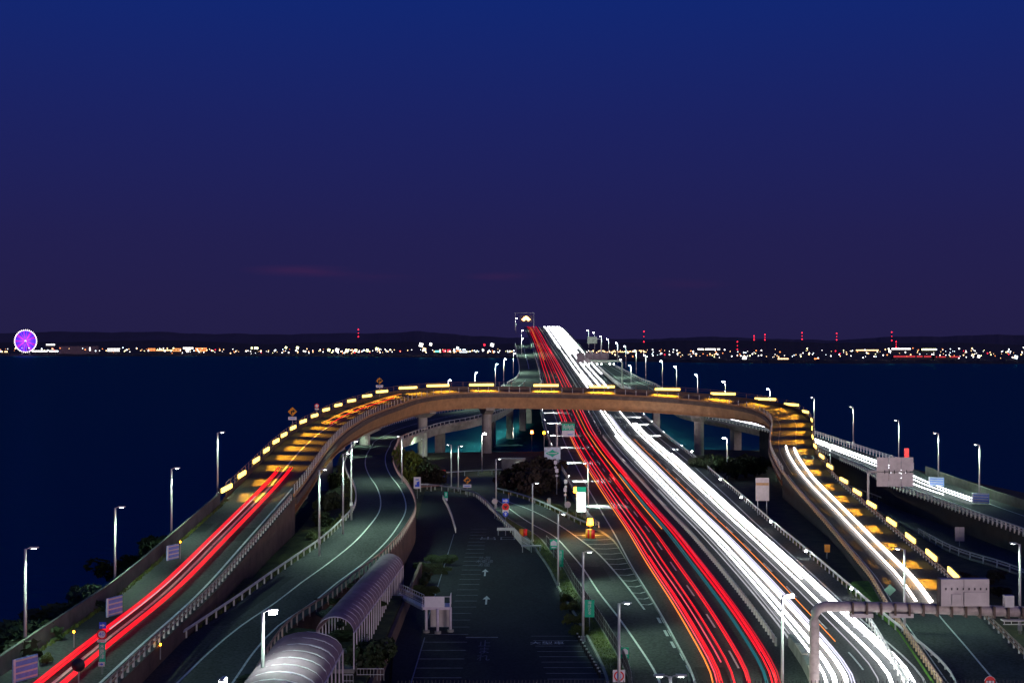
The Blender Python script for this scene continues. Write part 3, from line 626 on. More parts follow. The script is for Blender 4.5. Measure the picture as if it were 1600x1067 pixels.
def ground_arrow(px, py):
    v = at(px, py, 5.0); b = MB(); x, y, z = v.x, v.y, 5.016
    b.add([(x - .12, y - 3, z), (x + .12, y - 3, z), (x + .12, y + .6, z), (x - .12, y + .6, z), (x - .5, y + .6, z), (x + .5, y + .6, z), (x, y + 3, z)], [(0, 1, 2, 3), (4, 5, 6)]); struct('painted_arrow', b, PAINT)
ground_arrow(758, 894); ground_arrow(760, 937)
_txt = {}
def text_mesh(s, m):
    if (s, m.name) in _txt: return _txt[(s, m.name)]
    cu = bpy.data.curves.new('lettering', 'FONT'); cu.body = s; cu.align_x = 'CENTER'; cu.align_y = 'CENTER'; cu.size = 1; cu.resolution_u = 2; cu.space_line = .95
    o = bpy.data.objects.new('lettering', cu); COL.objects.link(o); bpy.context.view_layer.update()
    me = bpy.data.meshes.new_from_object(o.evaluated_get(bpy.context.evaluated_depsgraph_get())); bpy.data.objects.remove(o); me.materials.clear(); me.materials.append(m); _txt[(s, m.name)] = me; return me
def ground_text(s, px, py, w, h, m=PAINT):
    v = at(px, py, 5.0); o = link('painted_lettering', text_mesh(s, m), None, (v.x, v.y, 5.018)); o.scale = (w, h, 1); o['kind'] = 'structure'
WORN = mat('worn_lettering_paint', (.12, .13, .17), .8, var=.6, scale=2)
ground_text('小型\n木更津\n方面', 757, 877, .9, 3.4, WORN); ground_text('止\nま\nれ', 756, 1016, 1.5, 3.6, WORN); ground_text('大型車', 855, 1004, 1.3, 1.6); ground_text('出口', 778, 841, 3.4, 4, FADED)

# ------------------------------------------------------------------ street lamps
def pole_proto(kind):
    H = 10.
    b = MB(); b.tube([(0, 0, -2.2), (0, 0, H)], .16, 8, .12); pm_ = b.mesh('pole', POLE, True)
    b = MB(); b.box((0, 0, .3), (.42, .42, .6)); base = b.mesh('base_box', POLE)
    return pm_, base
PMESH, PBASE = pole_proto(0)
b = MB(); b.tube([(0, 0, 9.9), (.25, 0, 10.05), (.5, 0, 10.1)], .05, 6); ARM = b.mesh('arm', POLE, True)
b = MB(); b.loft([[Vector((.4, -.15, 10.18)), Vector((1.15, -.10, 10.16))], [Vector((.4, .15, 10.18)), Vector((1.15, .10, 10.16))], [Vector((.4, .17, 9.98)), Vector((1.15, .12, 10.05))], [Vector((.4, -.17, 9.98)), Vector((1.15, -.12, 10.05))]]); HEAD = b.mesh('lamp_head', STEEL)
b = MB(); b.box((.72, 0, 9.985), (.4, .2, .02)); GLOWM = b.mesh('lamp_glass', LAMPW); b = MB(); b.box((.75, 0, 9.95), (.62, .34, .3)); GLOWX = b.mesh('lamp_glass', LAMPX)
sd = {}
def spot(power, size, tilt):
    k = (power, size)
    if k not in sd:
        l = bpy.data.lights.new('street_lamp_light', 'SPOT'); l.energy = power; l.spot_size = R(size); l.spot_blend = .7; l.color = (.64, 1, .76); l.shadow_soft_size = .15; sd[k] = l
    return sd[k]
def lamp(label, v, yaw, power=2600, size=140, tilt=18, group=None, double=False, bright=False, H=10., glass=True, col=None):
    t = thing('street_lamp', label, 'street lamp', v, group, yaw)
    s = H / 10.
    for me, nm in ((PMESH, 'pole'), (PBASE, 'base_box')): o = link(nm, me, t); o.scale = (s, s, s)
    for r_ in ((0, math.pi) if double else (0,)):
        for me, nm in ((ARM, 'arm'), (HEAD, 'lamp_head'), (GLOWX if bright else GLOWM, 'lamp_glass')):
            if nm == 'lamp_glass' and not glass: continue
            o = link(nm, me, t, (0, 0, 10 * (s - 1)), r_)
        if power:
            lo_ = bpy.data.objects.new('street_lamp_light', spot(power, size, tilt)); COL.objects.link(lo_); lo_.parent = t
            lo_.location = (.8 * math.cos(r_), .8 * math.sin(r_), 10 * s - .3); lo_.rotation_euler = (0, R(-tilt) if r_ == 0 else R(tilt), 0)
    return t
G1 = 'tall street lamps along the roads'
for k, (px, ty, by) in enumerate(((40, 857, 1030), (180, 793, 930), (268, 732, 849), (340, 676, 775))):
    D = 10 * F / (by - ty); v = atD(px, by, D); lamp(f'tall grey street lamp behind the left sea wall, {ORD[k]} from the bottom left corner', v, R(10), 4200, 150, 32, G1)
for k, (px, ty, by) in enumerate(((499, 734, 848), (536, 709, 812), (549, 690, 790))):
    D = 10 * F / (by - ty); v = atD(px, by, D); lamp(f'street lamp on the grass beside the lower slip road, {ORD[k]} from the left', v, R(5), 5200, 150, 34, G1)
def toplamp(label, px, ty, zb, yaw, **k):
    D = F * (CZ - zb - 10) / (ty - HY); v = Vector(((px - CX) / F * D, D, zb)); return lamp(label, v, yaw, group=G1, **k)
toplamp('street lamp near the shore beyond the dark shrub, left of centre', 661, 686, 1.0, R(112), power=6000, tilt=50, size=110)
toplamp('street lamp standing in front of the brightly lit left pier', 628, 682, 9.6, math.pi, power=4800, size=150, tilt=25)
toplamp('street lamp pair by merge road, left pole of the two', 705, 695, 5, math.pi, power=900)
toplamp('street lamp pair by merge road, right pole of the two', 716, 697, 5, 0, power=1500)
toplamp('small bright street lamp standing before the middle loop pier', 753, 677, 5, 0, power=1500, bright=True)
for k, (px, ty) in enumerate(((775, 717), (832, 755), (872, 803), (911, 862), (967, 942))):
    toplamp(f'street lamp between car park and merge road, {ORD[k]} counting from the far end', px, ty, 5, R(-15), power=6500, size=116, tilt=46)
toplamp('twin-armed street lamp with only its head showing above the bottom edge', 1047, 1056, 5, 0, power=2300, double=True)
toplamp('thin street lamp beside the lit information panel', 919, 724, 5, math.pi, power=900)
lamp('foreground street lamp with a glaring white head above the lower slip road', Vector(((411 - CX) / F * 103, 103, 8)), R(15), 2300, 150, 10, G1, bright=True)
lamp('glaring street lamp head at the bottom edge left of the canopy', Vector(((345 - CX) / F * 82, 82, 7.8)), R(90), 3200, 150, 10, G1, bright=True)
lamp('tall foreground street lamp with dazzling white head over the inbound carriageway', at(1222, 930, 15) - Vector((0, 0, 10)), R(10), 5200, 160, 10, G1, bright=True)
toplamp('street lamp with bright head between main road and right arm of loop', 1136, 684, 5, math.pi, power=1400, bright=True)
toplamp('street lamp on the green wedge before the right arm of the loop', 1413, 858, 5, R(160), power=2400, size=150)
toplamp('street lamp at the right edge of the picture beside the service road', 1593, 850, 5, R(150), power=1800, size=150)
toplamp('small street lamp between the loop and the far right slip road', 1297, 693, 5, math.pi, power=900)
for k, (px, ty) in enumerate(((1530, 695), (1466, 677), (1404, 657), (1333, 636), (1272, 621), (1203, 608), (1133, 596), (1090, 585), (1057, 573), (1035, 564), (1009, 555), (994, 548), (978, 541), (965, 536), (951, 530), (940, 525.5), (929, 520), (920, 516))):
    D = solve(ty, PR7, 150, 1200, 10.); z = ip(PR7, D)
    lamp(f'street lamp on the right seaward edge, {ORD[k]} of its row counting from the right', Vector(((px - CX) / F * D, D, z)), R(180), 7500 if k < 8 else 9000, 160, 25, G1, bright=k > 4)
for k, (px, ty, off) in enumerate(((972, 562, 0), (986, 571, 0))):
    D = solve(ty, PM, 150, 1200, 10.); lamp('street lamp on the far road divider, ' + ('left of the two' if k == 0 else 'right of the two'), Vector(((px - CX) / F * D, D, ip(PM, D))), R(180), 7000, 160, 10, G1, bright=True)
for k, (px, ty) in enumerate(((700, 594), (742, 582), (774, 569), (787, 561), (802, 552), (815, 529), (815, 516), (806, 506))):
    pr = PR2 if k < 5 else PM; D = solve(ty, pr, 150, 1250, 10.) if k < 7 else 1150
    lamp(f'far street lamp left of the hump, {ORD[k]} counting from the left end of the row', Vector(((px - CX) / F * D, D, ip(pr, D))), R(0), 18000 if k < 6 else 9000, 160, 30, G1, bright=True)
# low lamps set in the guard rail under the loop, throwing light across the outer lanes
def rail_lamp(label, v, yaw, power=90):
    t = thing('rail_lamp', label, 'lamp', v, 'low lamps on guard rails', yaw)
    b = MB(); b.box((0, 0, .12), (.5, .3, .3)); lpart('housing', b, STEEL, t); b = MB(); b.box((.27, 0, .12), (.04, .24, .2)); lpart('lamp_glass', b, LAMPX, t)
    l = bpy.data.lights.new('rail_lamp_light', 'SPOT'); l.energy = power * 3; l.spot_size = R(66); l.spot_blend = .5; l.color = (.92, .96, 1); l.shadow_soft_size = .08
    lo_ = bpy.data.objects.new('rail_lamp_light', l); COL.objects.link(lo_); lo_.parent = t; lo_.location = (.4, 0, .15); lo_.rotation_euler = (0, R(-60), 0)
for k, y in enumerate((645, 662, 680, 700, 724, 752, 790)):
    D = solve(y, PM); i = min(range(main_out.n), key=lambda j: abs(main_out.L[j].y - D)); v = main_out.L[i] + Vector((.1, 0, 1.1)); rail_lamp(f'low lamp on the left guard rail of the outbound road, {ORD[k]} from the loop', v, 0, 14000)
for k, y in enumerate((652, 664, 682, 703)):
    D = solve(y, PM); i = min(range(main_in.n), key=lambda j: abs(main_in.R[j].y - D)); v = main_in.R[i] + Vector((-.1, 0, 1.1)); rail_lamp(f'low lamp on right guard rail of the inbound road, {ORD[k]} from the loop', v, math.pi, 14000)
for k, (px, py) in enumerate(((1081, 706), (1090, 719), (1125, 750), (1158, 778), (1204, 816), (1259, 862), (1330, 921))):
    D = solve(py, PM, dz=1.1); v = Vector(((px - CX) / F * D, D, ip(PM, D) + 1.05)); t = thing('reflector_lamp', f'small glaring white marker on the bright guard rail, {ORD[k]} from the loop', 'marker light', v, 'white markers on the guard rail')
    b = MB(); b.ico((0, 0, .25), .2); lpart('lamp_glass', b, LAMPX, t); b = MB(); b.box((0, 0, .0), (.1, .1, .2)); lpart('bracket', b, STEEL, t)

# ------------------------------------------------------------------ light trails
OG = 'red tail light trails on the outbound road'; IG = 'white head light trails on the inbound road'
spec_out = [(.17, .14, T_ORG, 100, 470, 'thin orange'), (.205, .12, T_PINK, 100, 640, 'thin pink'), (.245, .45, T_RED, 100, 270, 'broad red'), (.25, .3, T_RED, 270, 640, 'narrow red'), (.31, .12, T_PINK, 140, 360, 'hairline pink'), (.375, .22, T_RED, 100, 640, 'thin red'), 
            (.53, .46, T_RED, 100, 330, 'medium red'), (.56, .25, T_RED, 300, 900, 'thin scarlet'), (.66, .14, T_ORG, 240, 560, 'orange'), (.70, .42, T_TEAL, 100, 330, 'teal'), (.79, 1.15, T_RED, 100, 430, 'broadest red'), (.76, .28, T_RED, 430, 950, 'thin crimson'), (.83, .2, T_PINK, 330, 900, 'pale pink'),
            (.13, .2, T_RED, 430, 1330, 'far left red'), (.24, .3, T_RED, 600, 1360, 'far bright red'), (.30, .25, T_ORG, 800, 1250, 'far orange'), (.38, .3, T_REDD, 560, 1330, 'far dark red'), (.55, .35, T_RED, 820, 1380, 'far middle red'), (.66, .3, T_PINK, 620, 1380, 'far rosy'), (.78, .35, T_RED, 850, 1390, 'far right red'), (.48, .25, T_REDD, 700, 1390, 'distant dim red')]
def bundle(road, u, w, m, a, c, nm, where, h, group, wid):
    """one stream of traffic = several fine strands side by side, starting and ending where the cars did"""
    if w < .4 or a > 500: trail(f'{nm} light trail {where}', clip(road.at_u(u), a, c), w if a <= 500 else w * .8, m, h, group=group); return
    n = max(2, int(w / (.27 if m is T_WHT else .22))); r_ = random.Random(int(u * 1000))
    for k in range(n):
        uu = u + ((k + .5) / n - .5) * w / wid; ww = r_.choice((.10, .13, .17, .2)) if n > 2 else .18
        mm = m if m is not T_WHT else r_.choice((T_WHT, T_WHT, T_SOFT)); mm = mm if mm is not T_RED else r_.choice((T_RED, T_RED, T_RED, T_PINK if k else T_RED, T_REDD))
        a_ = a if k in (0, n - 1) else a + r_.choice((0, 0, 0, 20, 45)); c_ = c - r_.choice((0, 0, 15, 60)) if k % 2 else c
        trail(f'{ORD[k]} strand from left in the {nm} bundle {where}', clip(road.at_u(uu), a_, c_), ww, mm, h + r_.uniform(-.12, .12), .1, group=group, wob=.04)
for u, w, m, a, c, nm in spec_out:
    bundle(lanes_out, u, w, m, a, c, nm, f'over the outbound road, {"left" if u < .45 else "right"} lane, {"near" if a < 140 else "far"}', .8, OG, 12.)
spec_in = [(.19, .25, T_WHT, 100, 430, 'narrow white'), (.245, .42, T_WHT, 100, 900, 'white'), (.35, .85, T_WHT, 100, 500, 'broadest white'), (.31, .25, T_WARM, 100, 700, 'warm white'), (.43, .05, T_ORG, 150, 420, 'hairline orange'), (.14, .08, T_DIM, 100, 360, 'faint grey'), (.10, .06, T_DIM, 100, 300, 'faintest grey'),
           (.60, .32, T_WHT, 100, 620, 'medium white'), (.70, .7, T_WHT, 100, 470, 'broad white'), (.655, .15, T_WARM, 190, 470, 'thin warm'), (.745, .25, T_WHT, 120, 380, 'slim white'), (.52, .10, T_DIM, 110, 340, 'pale hairline'),
           (.38, 1.1, T_WHT, 520, 1390, 'far left white'), (.55, 1.2, T_WHT, 620, 1390, 'far middle white'), (.70, 1.0, T_WHT, 520, 1390, 'far right white'), (.24, 1.6, T_WHT, 900, 1390, 'far inner white'), (.88, .7, T_WHT, 700, 1380, 'far outermost white'), (.47, 2.2, T_WHT, 850, 1400, 'crest white'), (.63, 2.2, T_WHT, 850, 1400, 'crest right white'), (.80, 2.0, T_WHT, 900, 1400, 'crest outer white')]
for u, w, m, a, c, nm in spec_in:
    bundle(main_in, u, w, m, a, c, nm, f'over the inbound road, {"inner" if u < .5 else "outer"} lane, {"near" if a < 200 else "far"}', .7, IG, 14.)
def loop_part(u, y0, y1, sidex): return [v for v, o in zip(loop.at_u(u), OUT) if y0 <= o.y <= y1 and (o.x < 0) == (sidex < 0)]
LG = 'trails on the loop road'
for k, (du, ww, mm) in enumerate(((-.028, .13, T_RED), (-.008, .15, T_RED), (.012, .1, T_REDD), (.028, .14, T_RED))): trail(f'{ORD[k]} fine red strand in the bundle left of centre line on left approach', loop_part(.44 + du, 62, 246 - 4 * (k % 2), -1), ww, mm, .7, group=LG, wob=.02)
for k, (du, ww, mm) in enumerate(((-.02, .14, T_RED), (0, .15, T_RED), (.02, .13, T_RED))): trail(f'{ORD[k]} fine red strand in the bundle right of centre line on left approach', loop_part(.625 + du, 62, 246 - 3 * (k % 2), -1), ww, mm, .7, group=LG, wob=.02)
trail('thin white light trail just right of the red one on left approach', loop_part(.482, 130, 215, -1), .06, T_DIM, .9, group=LG, wob=.03)
trail('thin orange-red light trail on the upper left arm of the loop, seaward one', loop_part(.34, 325, 412, -1), .25, T_ORG, .8, group=LG)
trail('thin red light trail on the upper left arm of the loop, inner one', loop_part(.50, 325, 405, -1), .25, T_RED, .8, group=LG)
trail('white light trail down the right arm of the loop, outer one', loop_part(.47, 168, 338, 1), .42, T_WARM, .7, group=LG, wob=.02)
trail('white light trail down the right arm of the loop, inner one', loop_part(.64, 169, 340, 1), .36, T_WARM, .7, group=LG, wob=.02)
trail('hairline white light trail beside the inner one on the right arm', loop_part(.68, 170, 330, 1), .08, T_DIM, .5, group=LG, wob=.02)
for u, nm, a in ((.35, 'nearest', 262), (.5, 'middle', 252), (.62, 'farthest', 252)):
    trail(f'white light trail on the far right slip road, {nm} of the three', clip(r7.at_u(u), a, 520), .15, T_WHT, .7, group='trails on far right slip road')

# ------------------------------------------------------------------ signs
class Sign:
    """sign facing the viewer's side of the road; sizes in metres from its centre"""
    def __init__(s, name, label, px, py, D, zg=None, cat_='sign', group=None, post=True, posts=(0,), yaw=0., pr=.06, post_m=None):
        c = atD(px, py, D); s.s = D / F; zg = 5. if zg is None else zg; s.h = c.z - zg; s.t = thing(name, label, cat_, (c.x, c.y, zg), group, yaw); s.k = 0
        if post:
            for p in posts:
                b = MB(); b.tube([(p * s.s, .08, -.5), (p * s.s, .08, s.h)], pr, 6); lpart('post', b, post_m or STEEL, s.t)
    def _y(s): s.k += 1; return -.02 - .016 * s.k
    def rect(s, x, y, w, h, m, name='plate', th=.014): b = MB(); b.box((x * s.s, s._y(), s.h - y * s.s), (w * s.s, th, h * s.s)); return lpart(name, b, m, s.t)
    def disc(s, x, y, r, m, name='plate', r0=0): b = MB(); b.disc((x * s.s, s._y(), s.h - y * s.s), r * s.s, .014, 20, r0 * s.s); return lpart(name, b, m, s.t)
    def poly(s, pts, m, name='symbol'): b = MB(); b.poly([(p[0] * s.s, s.h - p[1] * s.s) for p in pts], s._y(), .014); return lpart(name, b, m, s.t)
    def text(s, st, x, y, w, h, m):
        o = link('lettering', text_mesh(st, m), s.t, (x * s.s, s._y() - .01, s.h - y * s.s)); o.rotation_euler = (R(90), 0, 0); o.scale = (w * s.s, h * s.s, 1); return o
    def arrow(s, x, y, w, m): s.poly([(x - w, y - w * .22), (x, y - w * .22), (x, y - w * .7), (x + w, y), (x, y + w * .7), (x, y + w * .22), (x - w, y + w * .22)], m, 'arrow')
s_ = Sign('speed_sign', 'forty limit sign under a blue arrow, above a green place-name board', 160, 1010, 117, 10, post_m=STEEL)
s_.rect(1, -34, 11, 10, LBLUE); s_.arrow(1, -34, 4, SWHITE); s_.disc(0, -20, 8, SRED, 'ring_plate'); s_.disc(0, -20, 5.6, SWHITE, 'dial'); s_.text('40', 0, -20, 9, 9, LBLUE)
s_.rect(0, -10, 14, 4, SWHITE, 'sub_plate'); s_.rect(0, -10, 10, 1, SRED, 'stripe'); s_.rect(1, 9, 10, 33, SGREEN, 'name_board'); s_.text('木\n更\n津', 1, 7, 8, 8, SWHITE); s_.rect(0, 26, 10, 7, SWHITE, 'sub_plate'); s_.arrow(0, 26, 3, LBLUE)
# round mirror seen from behind
t = Sign('traffic_mirror', 'round dark traffic mirror seen from behind at bottom left', 123, 1038, 108, 9.5, 'mirror'); b = MB()
rows = [[Vector((r_ * math.cos(2 * math.pi * k / 20), -yy, t.h + r_ * math.sin(2 * math.pi * k / 20))) for r_, yy in ((.0, .30), (.28, .25), (.45, .12), (.54, 0.02))] for k in range(20)]
for k in range(20):
    a, c = rows[k], rows[(k + 1) % 20]
    for j in range(3): b.add([a[j], a[j + 1], c[j + 1], c[j]], [(0, 1, 2, 3)])
lpart('mirror_shell', b, mat('mirror_shell', (.02, .022, .03), .35, .1, var=.1), t.t, True)
def warn(name, label, px, py, D, zg, r=8, plate=(13, 5), group=None):
    g_ = Sign(name, label, px, py, D, zg, group=group); g_.poly([(-r, 0), (0, -r), (r, 0), (0, r)], SBLACK, 'border'); g_.poly([(-r + .8, 0), (0, -r + .8), (r - .8, 0), (0, r - .8)], SYEL, 'plate')
    g_.poly([(-2.4, 4), (-2.4, -1.5), (.6, -1.5), (.6, -3.6), (4.2, -.6), (.6, 2.4), (.6, .6), (-.4, .6), (-.4, 4)], SBLACK, 'arrow'); g_.rect(0, r + 2.5, plate[0], plate[1], SWHITE, 'sub_plate'); g_.rect(0, r + 2.5, plate[0] * .7, 1.4, PANELP, 'lettering_line'); return g_
warn('curve_warning_sign', 'yellow diamond turn sign with white plate on the left arm of the loop', 457, 643, 305, 18.4)
warn('curve_warning_sign', 'yellow diamond turn sign above the loop where its crossing begins', 593, 595, 404, 23, 6, (11, 4))
warn('curve_warning_sign', 'yellow diamond turn sign by the car park exit in the centre', 730, 750, 300, 5, 6.5, (13, 5))
s_ = Sign('speed_sign', 'small pink-lit round speed sign on the left arm of the loop', 495, 634, 338, 20.5); s_.disc(0, 0, 3.6, SRED); s_.disc(0, 0, 2.4, SWHITE, 'dial'); s_.rect(0, 5, 6, 2, SWHITE, 'sub_plate')
s_ = Sign('service_sign', 'white sign with blue picture beside the slip road near the big shrub', 652, 754, 300, 5); s_.rect(0, 0, 11, 18, SWHITE); s_.poly([(-3.5, 3), (-1, 3), (-1, -1), (3.5, -3), (3.5, 6), (-3.5, 6)], LBLUE); s_.rect(0, -5, 5, 2, PANELP, 'lettering_line')
s_ = Sign('place_name_sign', 'small green and white upright board at head of the access ramp', 697, 775, 290, 5); s_.rect(0, -2, 5.5, 10, SGREEN); s_.rect(0, 5, 5, 4.5, SWHITE, 'sub_plate'); s_.rect(0, -3, 1.6, 5, SWHITE, 'lettering_line')
s_ = Sign('yield_sign', 'red triangle over blue disc beyond the exit lane', 692, 738, 330, 5); s_.poly([(-4.5, -4), (4.5, -4), (0, 4)], SRED, 'plate'); s_.disc(0, 6, 3.6, LBLUE); s_.poly([(-1, 8), (1, 8), (1, 5.5), (2, 5.5), (0, 3.5), (-2, 5.5), (-1, 5.5)], SWHITE, 'arrow')
s_ = Sign('direction_sign', 'blue arrow, red stop disc and blue disc stacked beside the merge road', 790, 790, 252, 5); s_.rect(0, -8, 11, 7, LBLUE); s_.arrow(0, -8, 4, SWHITE); s_.disc(0, 1.5, 6, SWHITE, 'rim'); s_.disc(0, 1.5, 5.6, SRED); s_.poly([(-3.4, 0), (3.4, 0), (0, 4.6)], SBLACK, 'triangle'); s_.rect(0, 8.5, 10, 4, SWHITE, 'sub_plate'); s_.disc(0, 12.5, 4.2, LBLUE, 'disc'); s_.poly([(-1, 15), (1, 15), (1, 12), (2.4, 12), (0, 9.5), (-2.4, 12), (-1, 12)], SWHITE, 'arrow')
def house(label, px, py, D, k):
    g_ = Sign('parking_sign', label, px, py, D, 5, group='green parking signs'); g_.rect(0, 0, 12 * k, 16 * k, SGREEN); g_.poly([(-5 * k, 2 * k), (-5 * k, -3.5 * k), (0, -7 * k), (5 * k, -3.5 * k), (5 * k, 2 * k)], SWHITE); g_.rect(0, 5 * k, 7 * k, 2 * k, SWHITE, 'lettering_line')
house('green sign with white house shape, the farther of two by the fence', 865, 850, 212, .95); house('green sign with white house shape, the nearer one at the bottom', 976, 1019, 141, 1.05)
for lab, px, py, D, w, h, z in (('green upright board lettered in white by the fence, middle of the row', 876, 872, 200, 8.5, 26, 5), ('large green upright board lettered in white beside a lamp pole', 921, 950, 158, 15, 27, 5)):
    g_ = Sign('place_name_sign', lab, px, py, D, z); g_.rect(0, 0, w, h, SGREEN); g_.text('海\nほ\nた\nる', 0, -1, w * .42, 5.6, SWHITE)
s_ = Sign('no_walking_sign', 'square white sign with red ring and two blue figures at bottom edge', 967, 1055, 126, 5); s_.rect(0, 0, 19, 19, SWHITE); s_.disc(0, 0, 8, SRED, 'ring', 5.8)
for x in (-2, 2): s_.rect(x, 1, 2.2, 5, LBLUE, 'figure'); s_.disc(x, -3, 1.3, LBLUE, 'figure_head')
s_ = Sign('no_entry_sign', 'red no-entry disc with white bar at the bottom right edge', 1546, 1064, 128, 5); s_.disc(0, 0, 9, SWHITE, 'rim'); s_.disc(0, 0, 8.5, SRED); s_.rect(0, 0, 12, 3, SWHITE, 'bar')
s_ = Sign('road_sign', 'green diamond sign on pole before the right arm of the loop', 1390, 921, 176, 5, cat_='sign'); s_.poly([(-9.5, 0), (0, -9), (9.5, 0), (0, 9)], mat('pale_green_back', (.22, .52, .36), .5), 'plate')
s_ = Sign('sign_back', 'grey sign plate seen from behind on two legs by the guard rail', 1191, 764, 262, 5, posts=(-7, 7)); s_.rect(0, 0, 21, 36, SIGNB); s_.rect(0, -8, 20, 4, mat('amber_reflex', (.45, .26, .10), .5), 'stripe')
s_ = Sign('sign_back', 'small pale sign seen from behind on a bent post by the service road', 1499, 834, 226, 5); s_.rect(-3.7, 0, 7.2, 22, SIGNB); s_.rect(3.7, 0, 7.2, 22, SIGNB)
s_ = Sign('control_box', 'small amber lit box on a thin post below the right arm', 1292, 856, 215, 5, 'box'); s_.rect(0, 0, 8, 12, SYEL, 'housing', .5)
s_ = Sign('sign_back', 'small pale notice on a post on the dry verge', 858, 783, 280, 5); s_.rect(0, 0, 5, 10, SIGNB)
s_ = Sign('sign_back', 'round grey disc seen from behind on the dry verge', 887, 788, 262, 5); s_.disc(0, 0, 5, SIGNB)
s_ = Sign('sign_back', 'grey disc seen from behind beside the blue arrow sign', 773, 783, 262, 5); s_.disc(0, 0, 4.5, SIGNB)
# arm sign, seen from behind
s_ = Sign('arm_sign', 'large panelled sign seen from behind on an angled arm over right slip road', 1398, 738, 262, 5, post=False)
for i in range(3):
    for j in (-1, 1): s_.rect((i - 1) * 19.2, j * 12 - 1, 18.6, 21.5, SIGNB, 'panel')
b = MB(); k_ = s_.s; b.tube([(-41 * k_, .35, 0 - .5), (-41 * k_, .35, s_.h), (-38 * k_, .35, s_.h + 1.3 * k_), (24 * k_, .35, s_.h + 1.5 * k_)], .22, 8); lpart('arm', b, SIGNB, s_.t)
for x in (-16, -9, -1, 18): s_.rect(x, -1, 1.4, 6, DSTEEL, 'clamp')
s_ = Sign('signal_box', 'small red box on a lamp pole above the panelled sign', 1416, 707, 300, 8, 'box', pr=.05); s_.rect(0, 0, 7, 14, SRED, 'housing', .4)
# overhead gantry at lower right
gz = 38 - (952 - HY) * 118 / F
G = thing('gantry', 'overhead pipe gantry with catwalk crossing above the inbound road at lower right', 'gantry', (atD(1272, 1035, 118).x, 118, 5)); gx0 = G.location.x
def W2(px, py, D=118): v = atD(px, py, D); return Vector((v.x - gx0, v.y - 118, v.z - 5))
b = MB(); a = W2(1272, 1035); b.tube([Vector((0, 0, -.5)), Vector((0, 0, W2(1272, 970).z)), W2(1273, 957), W2(1279, 949), W2(1290, 946.5), W2(1400, 948), W2(1500, 952), W2(1700, 959)], .44, 14); lpart('pipe', b, mat('gantry_paint', (.46, .40, .37), .55, .1, var=.25, scale=1.5), G, True)
for px in range(1330, 1600, 22): v = W2(px, 947 + (px - 1300) * .03); b = MB(); b.box((v.x, v.y - .1, v.z), (.14, 1.1, 1.0)); lpart('band', b, FASC, G)
for px in (1345, 1408): v = W2(px, 960); b = MB(); b.box((v.x, v.y, v.z), (1.9, .8, .35)); lpart('hanger_box', b, SIGNB, G)
b = MB(); v = W2(1590, 966); b.box((v.x, v.y - .6, v.z), (3.2, .7, .08)); b.box((v.x, v.y - .9, v.z - .3), (3.2, .06, .06))
for k in range(6): b.box((v.x - 1.5 + k * .6, v.y - .9, v.z - .15), (.05, .05, .3))
lpart('catwalk', b, REFL, G)
b = MB(); b.tube([W2(1400, 941), W2(1620, 948)], .04, 6); lpart('hand_rail', b, STEEL, G)
s_ = Sign('message_board', 'grey electronic message board seen from behind standing on the gantry', 1505, 924, 117.2, gz, 'sign', post=False)
s_.rect(0, 0, 75, 42, SIGNB, 'cabinet', .8); s_.rect(-38.5, 0, 2, 42, DSTEEL, 'side_edge', .8)
for i, (x, y, w, h) in enumerate(((-14, 10, 14, 16), (15, 9, 34, 20))): b = MB(); b.box((x * s_.s, -.5, s_.h - y * s_.s), (w * s_.s, .12, h * s_.s)); lpart('access_door', b, SIGNB, s_.t)
for x in range(-30, 36, 9): b = MB(); b.box((x * s_.s, -.46, s_.h + 6 * s_.s), (.08, .1, .18)); lpart('latch', b, DSTEEL, s_.t)
b = MB(); b.box((-2 * s_.s, -.43, s_.h + 14 * s_.s), (.03, .04, 14 * s_.s)); lpart('seam', b, DSTEEL, s_.t)
s_ = Sign('camera_box', 'small grey equipment box on the gantry at the right edge', 1575, 938, 117, gz, 'box', post=False); s_.rect(0, 0, 14, 18, STEEL, 'housing', .6)
# large direction signs by the outbound road
s_ = Sign('direction_board', 'green and white direction board on a tall post over the outbound road', 888, 672, 375, 6, post=False); s_.rect(0, 0, 20, 20, SWHITE); s_.rect(0, -5, 20, 11, SGREEN, 'green_band')
for x in range(-8, 9, 2): s_.rect(x, -6 + (x % 3), .8, 6, SWHITE, 'lettering_stroke')
s_.rect(3, 6.5, 8, 1.4, PANELP, 'lettering_line'); s_.rect(0, -12, 22, 3, FASC, 'visor', .5)
b = MB(); k_ = s_.s; b.tube([(-18 * k_, .2, -.5), (-18 * k_, .2, s_.h + 10 * k_)], .28, 8); b.tube([(-18 * k_, .2, s_.h + 8 * k_), (0, .2, s_.h + 8 * k_)], .15, 6); b.tube([(-18 * k_, .2, s_.h - 8 * k_), (0, .2, s_.h - 8 * k_)], .15, 6); lpart('mast', b, SIGNB, s_.t)
s_ = Sign('direction_board', 'pale board with green arrow figure left of the outbound road', 863, 708, 330, 6.5); s_.rect(0, 0, 25, 19, mat('pale_blue_board', (.60, .72, .78), .4)); s_.poly([(-11, 0), (-3, -3.5), (0, -6), (3, -3.5), (11, 0), (3, 3.5), (0, 6), (-3, 3.5)], SGREEN); s_.rect(0, 0, 14, 1.2, SWHITE, 'lettering_line')
s_ = Sign('lit_information_panel', 'glaring white lit panel with green header beside amber beacon', 908, 780, 262, 5, 'sign'); s_.rect(0, 2, 14.5, 33, SIGNB, 'cabinet', .4); b = MB(); k_ = s_.s; b.box((0, -.26, s_.h - 4 * k_), (13.5 * k_, .06, 30 * k_)); lpart('lit_face', b, LITW, s_.t)
b = MB(); b.box((0, -.26, s_.h + 16 * k_), (15 * k_, .06, 7.5 * k_)); lpart('header', b, glow('green_lit', (0, .5, .28), .7), s_.t)
